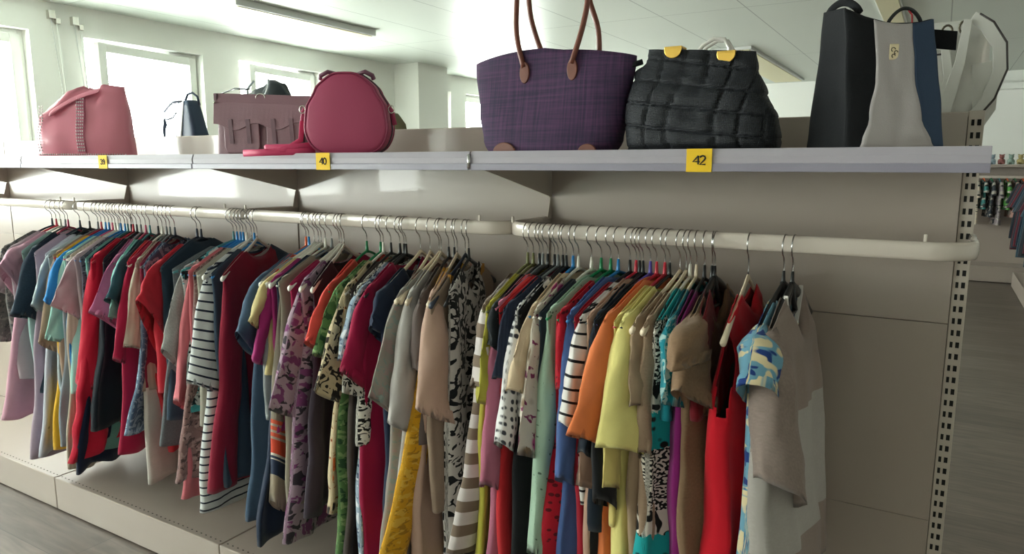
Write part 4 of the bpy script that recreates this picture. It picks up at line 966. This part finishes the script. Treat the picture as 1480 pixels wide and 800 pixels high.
q = MB(); q.loft([dring(-0.046, 0.3), dring(-0.046, 0.88), dring(-0.043, 0.94), dring(-0.036, 0.98), dring(-0.02, 1.0), dring(0.02, 1.0), dring(0.036, 0.98), dring(0.043, 0.94), dring(0.046, 0.88)]); q.build('bag_body', M_dpk, t, smooth=True)
for y in (-0.041, 0.041):
    q = MB(); q.tube([Vector(p) for p in dring(y, 0.972)], 0.0034, 8, closed=True); q.build('piping', M_pipe, t, smooth=True)
q = MB(); q.tube([(x, 0, z) for x, z in dp if z > 0.07][::1], 0.004, 6, 0.6) if False else q.tube([Vector(p) for p in dring(0.0, 1.006)], 0.003, 6, closed=True); q.build('zipper', plain('dark_zip', '4c3a44', 0.5), t, smooth=True)
for sx_ in (-1, 1):
    q = MB(); q.tube([(sx_*0.072, -0.015, 0.205), (sx_*0.070, -0.02, 0.214), (sx_*0.050, -0.02, 0.224), (sx_*0.03, -0.01, 0.219)], 0.007, 8, 0.8); q.build('top_tab', plain('mauve_leather_tab', '6d4258', 0.5), t, smooth=True)
    q = MB(); q.tube([(sx_*0.108, -0.015, 0.135), (sx_*0.120, -0.02, 0.12), (sx_*0.126, -0.015, 0.085)], 0.007, 8, 0.4); q.build('side_strap', M_dpk, t, smooth=True)
    q = MB(); q.tube([Vector((sx_*0.120+0.008*math.cos(a), -0.028, 0.125+0.010*math.sin(a))) for a in [2*PI*k/14 for k in range(14)]], 0.0018, 6, closed=True); q.build('ring', M_silver, t, smooth=True)
q = MB()
for (zz, dx, rr_) in ((0.010, 0.0, 0.009), (0.024, 0.06, 0.007)):
    pts = [(-0.285+dx, -0.035, zz), (-0.22, -0.04, zz+0.002), (-0.14, -0.04, zz+0.004), (-0.09, -0.03, zz+0.01)]
    q.tube(pts, rr_, 10, 0.35)
q.tube([(-0.285, -0.035, 0.010), (-0.17, -0.042, 0.018), (-0.128, -0.03, 0.045), (-0.124, -0.02, 0.095)], 0.007, 10, 0.35)
q.build('shoulder_strap', M_spk, t, smooth=True)

# -- mauve satchel
o0 = V(-1.79, -0.27, ZB)
t = empty('satchel', o0, label='dusty mauve leather satchel with a wide flap and two front pockets', cat='bag', group='bags on the upper shelf', rz=0.35); t.scale = (0.80, 1, 1.0)
M_mv = plain('mauve_leather', '84606a', 0.5, bump=0.2, bscale=300); M_mvd = plain('mauve_leather_trim', '6d4e58', 0.5)
cb = [V(-0.205, -0.06, 0), V(0.215, -0.06, 0), V(0.215, 0.06, 0), V(-0.205, 0.06, 0)]; ct = [V(-0.20, -0.045, 0.178), V(0.215, -0.045, 0.165), V(0.215, 0.045, 0.165), V(-0.20, 0.045, 0.178)]
q = MB(); q.loft(quadloft(cb, ct, 60, 14, 16)); q.build('bag_body', M_mv, t)
q = MB(); rr = []
for i in range(25):
    x = -0.203+0.415*i/24; low = 0.088+0.010*math.cos((x+0.2)*38)
    zt2 = 0.180-0.028*(x+0.2)/0.4*0.5
    rr.append([(x, 0.040, zt2+0.001), (x, -0.046, zt2+0.003), (x, -0.055, zt2-0.02), (x, -0.064, low), (x, -0.0675, low), (x, -0.0595, zt2-0.02), (x, -0.050, zt2+0.007), (x, 0.040, zt2+0.005)])
q.loft(rr); q.build('flap', M_mv, t, smooth=False, bevel=0.001)
for x0 in (-0.165, 0.005):
    q = MB(); rr = [[(x0+a, y, z) for a, z in ((0.012, 0.012), (0.13, 0.012), (0.142, 0.03), (0.142, 0.10), (0.0, 0.10), (0.0, 0.03))] for y in (-0.058, -0.0645)]; q.loft(rr); q.build('front_pocket', M_mv, t, bevel=0.004)
    for xx in (x0+0.03, x0+0.10):
        q = MB(); rr = [[(xx-0.008+0.05*(0.10-z), y, z), (xx+0.008+0.05*(0.10-z), y, z)] for z, y in ((0.11, -0.067), (0.075, -0.0665), (0.04, -0.0665))]; q.loft(rr, False, False, closed=False); q.build('pocket_strap', M_mvd, t, solid=0.002)
for sx_ in (-0.197, 0.205):
    q = MB(); q.box(sx_-0.007, sx_+0.007, -0.058, -0.03, 0.165, 0.186); q.build('corner_clip', M_mvd, t, bevel=0.002)
    q = MB(); q.ball((sx_, -0.062, 0.160), 0.0045); q.build('rivet', M_silver, t, smooth=True)
q = MB(); q.tube([Vector((-0.02+0.018*math.cos(a), -0.052, 0.172+0.010*math.sin(a))) for a in [2*PI*k/18 for k in range(18)]], 0.002, 6, closed=True); q.build('clasp_ring', M_silver, t, smooth=True)

# -- pink slouchy studded bag
o0 = V(-2.865, -0.24, ZB)
t = empty('slouchy_bag', o0, label='soft light pink slouchy bag with silver studs, leftmost on the shelf', cat='bag', group='bags on the upper shelf', rz=0.62); t.scale = (0.60, 0.8, 1.02)
M_pk = plain('soft_pink_leather', 'd98296', 0.35, bump=0.1, bscale=60, coat=0.2); M_stud = plain('bright_stud', 'efe6ea', 0.25, coat=0.5); M_pkd = plain('soft_pink_trim', 'b35f78', 0.4)
def ptop(s): return interp([(-1, 0.185), (-0.75, 0.215), (-0.35, 0.245), (0.0, 0.262), (0.2, 0.250), (0.38, 0.246), (0.5, 0.268), (1, 0.262)], s)
q = MB(); rings = []
for i in range(30):
    v = i/29
    ring = sup(0, 0, 0, 1, interp([(0, 0.075), (0.3, 0.085), (0.7, 0.06), (1, 0.03)], v), 96, 3.0)
    for p in ring:
        s = p.x; xl = interp([(0, -0.285), (0.5, -0.272), (0.72, -0.285), (0.85, -0.24), (1, -0.19)], v); xr = interp([(0, 0.298), (0.5, 0.285), (1, 0.262)], v)
        p.x = (xl+xr)/2+s*(xr-xl)/2; p.z = v*ptop(s)
        fold = 0.014*math.sin((p.x*1.0-p.z*1.7)*46)*max(0, v-0.55)/0.45*max(0, 0.6-s)
        p.y += (fold+0.007*noise.noise(Vector((p.x*8, p.z*9, 1))))*(1 if p.y < 0 else 0.6)
        if i == 0: p.y *= 0.9
    rings.append(ring)
top = [p*1.0 for p in rings[-1]]; ins = [Vector((p.x*0.97, p.y*0.3, p.z-0.03)) for p in top]; rings.append(ins)
q.loft(rings, True, True); q.build('bag_body', M_pk, t, smooth=True)
q = MB(); rr = []
for k in range(16):
    f = k/15; x = -0.16+0.30*f; z = 0.168+0.085*f+0.012*math.sin(f*PI)
    rr.append([(x, -0.055-0.02*(1-f), z-0.028*(1-f*0.5)), (x, -0.076-0.008*(1-f)+0.02*f, z-0.018), (x, -0.060+0.02*f, z+0.006), (x, -0.035, z+0.0)])
q.loft(rr); q.build('draped_flap', M_pk, t, smooth=True, sub=1)
def front_y(x, z):
    v = z/ptop(x/0.28); s_ = min(0.97, abs(x/0.285))
    return -interp([(0, 0.075), (0.3, 0.085), (0.7, 0.06), (1, 0.03)], v)*(1-s_**3)**(1/3)-0.006
q = MB()
for dx in (-0.012, 0.0, 0.012, 0.024):
    for k in range(17): z = 0.03+0.0115*k; q.ball((0.02+dx+0.0*z, front_y(0, z)-0.004, z), 0.0038, 5)
q.build('stud_band', M_stud, t, smooth=True)
q = MB(); q.loft([[(0.005, front_y(0, z)-0.002, z), (0.052, front_y(0, z)-0.002, z), (0.052, front_y(0, z)+0.004, z), (0.005, front_y(0, z)+0.004, z)] for z in (0.022, 0.06, 0.12, 0.17, 0.22)]); q.build('centre_band', M_pkd, t, bevel=0.001)
q = MB()
for k in range(40): q.ball((-0.262+0.0135*k, front_y(-0.262+0.0135*k, 0.016), 0.016), 0.0036, 5)
for k in range(16): [q.ball((xx-0.008*math.sin(k*0.4), front_y(xx-0.008*math.sin(k*0.4), 0.03+0.0105*k), 0.03+0.0105*k), 0.0042, 5) for xx in (-0.235, -0.215)]
q.build('studs', M_stud, t, smooth=True)

# -- bags standing on the far side of the rack
def black_soft():
    o0 = V(-2.44, 0.24, ZB)
    t = empty('handbag', o0, label='black glossy soft handbag behind the mauve satchel', cat='bag', group='bags on the far side of the rack')
    M = plain('black_glossy_leather', '17222c', 0.28, coat=0.4)
    q = MB(); rings = []
    for i in range(24):
        v = i/23; ring = sup(0, 0, 0, 1, interp([(0, 0.08), (0.6, 0.09), (1, 0.02)], v), 64, 2.6)
        for p in ring:
            s = p.x; h = interp([(-1, 0.235), (-0.6, 0.262), (-0.1, 0.268), (0.1, 0.285), (0.45, 0.312), (0.75, 0.296), (1, 0.25)], s)
            p.x = s*0.15; p.z = v*h; p.y += 0.012*math.sin(p.x*60+p.z*20)*v
        rings.append(ring)
    q.loft(rings); q.build('bag_body', M, t, smooth=True)
    q = MB(); q.tube([(-0.13, -0.07, 0.225), (-0.155, -0.08, 0.235), (-0.14, -0.085, 0.26), (-0.05, -0.09, 0.275), (0.02, -0.085, 0.268)], 0.010, 8, 0.3); q.build('handle', M, t, smooth=True)
    q = MB(); q.tube([(0.01, -0.078, 0.24), (0.012, -0.082, 0.27), (0.04, -0.07, 0.30)], 0.004, 6); q.build('seam', plain('pale_edge', 'a8b6bd', 0.4), t, smooth=True)
black_soft()
o0 = V(-2.88, 0.22, ZB)
t = empty('handbag', o0, label='small navy and white handbag with a curved handle against the second window', cat='bag', group='bags on the far side of the rack')
M_nv = plain('navy_leather', '35465e', 0.4); M_wh = plain('white_leather', 'd8dadb', 0.45)
q = MB(); q.loft(quadloft([V(-0.07, -0.06, 0), V(0.11, -0.05, 0), V(0.11, 0.05, 0), V(-0.07, 0.06, 0)], [V(-0.02, -0.03, 0.245), V(0.035, -0.03, 0.25), V(0.035, 0.03, 0.25), V(-0.02, 0.03, 0.245)], 48, 12, 6)); q.build('bag_body', M_nv, t, smooth=True)
q = MB(); q.loft([[(-0.035+0.03*k, -0.066+0.034*k, 0.245*k), (0.0+0.01*k, -0.066+0.034*k, 0.245*k), (0.0+0.01*k, -0.060+0.034*k, 0.245*k), (-0.035+0.03*k, -0.060+0.034*k, 0.245*k)] for k in (0, 0.5, 1)]); q.build('white_band', M_wh, t)
q = MB(); q.tube([(0.0, -0.02, 0.24), (0.01, -0.01, 0.275), (0.03, 0, 0.282), (0.048, 0.01, 0.265), (0.045, 0.02, 0.23)], 0.005, 8); q.build('handle', M_nv, t, smooth=True)
q = MB(); q.tube([(0.0, -0.03, 0.245), (-0.06, -0.035, 0.243), (-0.11, -0.035, 0.215), (-0.125, -0.035, 0.205)], 0.006, 8, 0.4); q.tube([(-0.03, -0.04, 0.20), (-0.05, -0.045, 0.178), (-0.09, -0.045, 0.170), (-0.12, -0.045, 0.18)], 0.004, 8, 0.5); q.tube([(-0.12, -0.04, 0.18), (-0.115, -0.04, 0.15), (-0.125, -0.04, 0.13), (-0.125, -0.04, 0.0)], [0.004, 0.01, 0.008, 0.002], 8, 0.3); q.build('shoulder_strap', plain('grey_navy_strap', '606a7c', 0.5), t, smooth=True)
o0 = V(-1.755, 0.22, ZB)
t = empty('pouch', o0, label='small olive pouch glimpsed to the right of the deep pink handbag', cat='bag', group='bags on the far side of the rack')
q = MB(); rings = [sup(0, 0, z, w_, 0.03, 32, 2.4) for z, w_ in ((0, 0.06), (0.06, 0.07), (0.12, 0.055), (0.15, 0.025), (0.158, 0.012))]; q.loft(rings); q.build('bag_body', plain('olive_cloth', '6e6a50', 0.8), t, smooth=True)
q = MB(); q.tube([(0, 0, 0.155), (-0.02, 0, 0.17), (-0.05, 0, 0.19)], 0.003, 6); q.build('drawstring', plain('olive_cord', '4c4232', 0.8), t, smooth=True)
# clear-handled bag behind the crochet one
o0 = V(-0.62, 0.22, ZB)
t = empty('handbag', o0, label='handbag with a pearly clear ring handle, almost hidden behind the navy crochet bag', cat='bag', group='bags on the far side of the rack')
q = MB(); q.loft(quadloft([V(-0.11, -0.05, 0), V(0.11, -0.05, 0), V(0.11, 0.05, 0), V(-0.11, 0.05, 0)], [V(-0.09, -0.02, 0.25), V(0.07, -0.02, 0.25), V(0.07, 0.02, 0.25), V(-0.09, 0.02, 0.25)], 48, 10, 5)); q.build('bag_body', plain('taupe_leather', '8d8378', 0.5), t, smooth=True)
M_pearl = plain('pearly_plastic', 'd6d2cc', 0.15, coat=0.6)
for y in (-0.02, 0.015): 
    q = MB(); q.tube([(-0.055, y, 0.24), (-0.05, y, 0.268), (-0.03, y, 0.296), (0.0, y, 0.312), (0.028, y, 0.308), (0.042, y, 0.285), (0.042, y, 0.24)], 0.0055, 10); q.build('handle', M_pearl, t, smooth=True)
# white bag at the right end
o0 = V(-0.095, 0.20, ZB)
t = empty('handbag', o0, label='white leather handbag with dark edging, straps hanging over the right end', cat='bag', group='bags on the far side of the rack'); t.scale = (1, 1, 1.12)
M_wl = plain('white_grained_leather', 'c9c8c2', 0.35, bump=0.1, bscale=80, coat=0.2); M_edge = plain('dark_edge_paint', '2a2320', 0.5)
q = MB(); rings = []
for i in range(20):
    v = i/19; hw = interp([(0, 0.115), (0.4, 0.125), (0.8, 0.118), (1, 0.112)], v); hd = interp([(0, 0.06), (0.6, 0.07), (1, 0.02)], v)
    ring = sup(-0.02, 0.0, 0.268*v, hw, hd, 56, 3.2)
    for p in ring: p.y += 0.006*noise.noise(Vector((p.x*14, p.z*14, 3)))
    rings.append(ring)
q.loft(rings); q.build('bag_body', M_wl, t, smooth=True)
q = MB(); q.tube([(-0.13, -0.050, 0.203), (-0.05, -0.058, 0.198), (0.02, -0.055, 0.202)], 0.0018, 6); q.build('seam', M_edge, t)
def strapband(name, pts, wd, mat, parent, ax=Vector((1, 0, 0)), th=0.004):
    q = MB(); rr = []
    pts = [Vector(p) for p in pts]
    for k, p in enumerate(pts):
        tn = (pts[min(k+1, len(pts)-1)]-pts[max(k-1, 0)]).normalized(); s_ = tn.cross(Vector((0, 1, 0))).normalized(); n_ = Vector((0, 1, 0))
        w2 = wd[k] if isinstance(wd, (list, tuple)) else wd
        rr.append([p-s_*w2-n_*th, p+s_*w2-n_*th, p+s_*w2+n_*th, p-s_*w2+n_*th])
    q.loft(rr); return q.build(name, mat, parent, bevel=0.001)
strapband('buckle_strap', [(-0.055, -0.066, 0.226), (0.0, -0.070, 0.222), (0.025, -0.070, 0.218)], 0.015, M_wl, t)
strapband('hanging_strap', [(0.010, -0.072, 0.215), (0.024, -0.076, 0.15), (0.010, -0.074, 0.08), (0.0, -0.07, 0.0)], [0.008, 0.010, 0.013, 0.014], M_wl, t)
strapband('hanging_strap', [(0.050, -0.070, 0.262), (0.042, -0.078, 0.18), (0.020, -0.078, 0.09), (0.008, -0.074, 0.02)], [0.008, 0.010, 0.014, 0.013], M_wl, t)
side = strapband('side_panel', [(0.085, -0.04, 0.18), (0.092, -0.04, 0.13), (0.096, -0.04, 0.09), (0.088, -0.04, 0.062)], [0.020, 0.026, 0.022, 0.012], M_wl, t, th=0.02)
lp = [(0.058, -0.060, 0.268), (0.085, -0.062, 0.250), (0.112, -0.064, 0.210), (0.118, -0.064, 0.160), (0.100, -0.064, 0.105), (0.065, -0.064, 0.060), (0.025, -0.064, 0.020)]
strapband('curved_strap', lp, [0.010, 0.013, 0.013, 0.013, 0.013, 0.012, 0.012], M_wl, t)
q = MB(); q.tube([Vector(p)+Vector((0.013, -0.004, 0.004)) for p in lp], 0.0022, 6); q.build('strap_edge', M_edge, t, smooth=True)
for c in ((0.012, -0.05, 0.245), (0.045, -0.056, 0.250)):
    q = MB(); q.tube([Vector((c[0]+0.010*math.cos(a), c[1], c[2]+0.012*math.sin(a))) for a in [2*PI*k/14 for k in range(14)]], 0.0025, 6, closed=True); q.build('ring', plain('dark_metal', '5c564a', 0.4, 1.0), t, smooth=True)
q = MB(); q.ball((-0.048, -0.072, 0.214), 0.006); q.build('rivet', M_silver, t, smooth=True)
# ------------------------------------------------------------------ the far end of the shop
YF = 8.6
r = empty('shelving_unit', (-0.2, YF, 0), label='far shelving unit with small children\'s clothes, seen past the right end', cat='shelving')
def part(name, mat, boxes, parent=r, **k):
    q = MB()
    for bx in boxes: q.box(*bx)
    return q.build(name, mat, parent, **k)
part('back_panel', M_panel, [(-1.0, 2.2, 0.0, 0.04, 0, 1.36)], bevel=0.002)
part('shelf', M_panel, [(-1.0, 2.2, -0.42, 0.0, 1.33, 1.36)], bevel=0.002)
part('base_shelf', M_panel, [(-1.0, 2.2, -0.45, 0.0, 0.16, 0.19), (-1.0, 2.2, -0.46, -0.44, 0.01, 0.19)], bevel=0.002)
part('garment_rail', M_rail, [(-1.0, 2.2, -0.27, -0.255, 1.20, 1.23)], bevel=0.003)
def small_top(x, y, zt, h, w_, c, hc, rz, label, cat='top', group="children's clothes on the far rack"):
    t = empty('child_top', (x, y, zt), rz, label=label, cat=cat, group=group)
    q = MB(); q.tube([(0, 0, 0.015), (0.012, 0, 0.028), (0.0, 0, 0.038), (-0.012, 0, 0.026)], 0.002, 5); q.build('hook', M_chrome, t)
    q = MB(); q.tube([(-w_*0.5, 0, -0.05), (0, 0, 0.015), (w_*0.5, 0, -0.05)], 0.006, 6); q.build('hanger_arms', hc, t, smooth=True)
    q = MB(); rings = []
    for i in range(10):
        v = i/9; ww = w_*interp([(0, 0.35), (0.12, 0.55), (0.3, 0.52), (1, 0.6)], v); z = -0.005-h*v
        ring = sup(0, 0, z, ww, 0.012+0.02*v, 20, 2.6)
        for p in ring: p.y += 0.01*v*math.sin(p.x*50+x*20); p.z -= 0.05*abs(p.x)/w_*(1-v)
        rings.append(ring)
    q.loft(rings, True, False); q.build('bodice', c, t, smooth=True, uvs=[(a[0], -a[2]) for a in q.v])
    for s_ in (-1, 1):
        q = MB(); q.loft([sup(s_*w_*(0.45+0.22*k), 0, -0.03-h*0.35*k, 0.035, 0.016+0.01*k, 12, 2.4) for k in (0, 0.5, 1)], True, False); q.build('sleeve', c, t, smooth=True, uvs=[(a[0], -a[2]) for a in q.v])
pal = [('4f9a55', 'green', 'green'), ('c99a86', 'orange', 'pale peach'), ('d2c4b0', 'teal', 'cream'), ('3f7f7c', 'orange', 'teal'), ('3a3f48', 'green', 'charcoal'), ('9a8f93', 'teal', 'grey'), ('57a04a', 'orange', 'leaf green'), ('b58a80', 'green', 'dusty rose'), ('2c3038', 'orange', 'black'), ('6e2830', 'orange', 'dark red')]
k = 0
for i in range(10):
    c, hc, nm = pal[i]
    small_top(0.14+0.075*i, YF-0.26, 1.19, 0.34+0.09*(i % 3), 0.26, cloth(c, 'blotch', '33383c', 'b9b2a8', p=0.05), HCOL[hc], PI/2+0.2,
              "small %s child's top on a %s hanger, %s on the far rack" % (nm, hc, ['leftmost', 'second from left', 'third from left', 'fourth from left', 'fifth from left', 'sixth from left', 'seventh from left', 'eighth from left', 'ninth from left', 'rightmost'][i]))
names = ['teal', 'dull pink', 'white', 'pale blue', 'brick red', 'pale mint', 'straw yellow']
for i, c in enumerate(['5c8a86', 'a98088', 'd9d5cd', '90a3ad', '94605c', '8fa59a', 'aa9c6a']):
    x = 0.16+0.09*i; q = MB(); q.ball((0, 0, 0.05), 0.04, 10, 1.1, 0.8, 0.95)
    t = empty('soft_toy', (x, YF-0.3, 1.36), label='tiny %s soft toy sitting on the far shelf' % names[i], cat='toy', group='soft toys on the far shelf')
    mt = plain('plush_'+c, c, 0.95)
    q = MB(); q.ball((0, 0, 0.036), 0.038, 10, 1.0, 0.8, 0.95); q.build('torso', mt, t, smooth=True)
    q = MB(); q.ball((0, -0.004, 0.088), 0.026, 10); q.build('head', mt, t, smooth=True)
    for s_ in (-1, 1):
        q = MB(); q.ball((s_*0.02, 0, 0.110), 0.009, 6); q.build('ear', mt, t, smooth=True)
        q = MB(); q.ball((s_*0.024, -0.03, 0.014), 0.014, 6, 0.9, 1.4, 0.9); q.build('foot', mt, t, smooth=True)
# a nearer row of racks along the right of the far aisle
r2 = empty('shelving_unit', (1.12, 6.6, 0), label='nearer rack of dark clothes at the right edge, beyond the aisle', cat='shelving')
part('back_panel', M_panel, [(0.0, 0.04, -1.9, 1.3, 0, 1.36)], r2, bevel=0.002)
part('base_shelf', M_panel, [(-0.40, 0.0, -1.9, 1.3, 0.14, 0.17), (-0.41, -0.39, -1.9, 1.3, 0.01, 0.17)], r2, bevel=0.002)
part('garment_rail', M_rail, [(-0.26, -0.245, -1.9, 1.3, 1.20, 1.23)], r2, bevel=0.003)
dark = ['2b333b', '5f1f2a', '33454f', '7a2430', '25384a', '3c5a68', '4a4f55', '1e252c', '6b2632', '41606e', '2f3a44', '556068']
dn = ['charcoal', 'wine red', 'slate', 'dark red', 'navy', 'steel blue', 'grey', 'black', 'maroon', 'dusty blue', 'dark slate', 'ash grey']
for i in range(12):
    small_top(0.86, 7.7-0.2*i, 1.19, 0.62+0.1*((i*7) % 4)/3, 0.40, cloth(dark[i], 'heather', '20262c'), HCOL['black'] if i % 2 else HCOL['orange'], 0.12*math.sin(i*2.0),
              "%s garment on the nearer far rack, %s" % (dn[i], ['at its far end', 'second from its far end', 'third from its far end', 'fourth from its far end', 'fifth from its far end', 'sixth from its far end', 'sixth from its near end', 'fifth from its near end', 'fourth from its near end', 'third from its near end', 'second from its near end', 'at its near end'][i]), group='clothes on the nearer far rack')

SC.view_settings.view_transform = 'Standard'
SC.view_settings.look = 'None'
SC.view_settings.gamma = 1.0
SC.view_settings.use_curve_mapping = False
SC.view_settings.exposure = 0.92
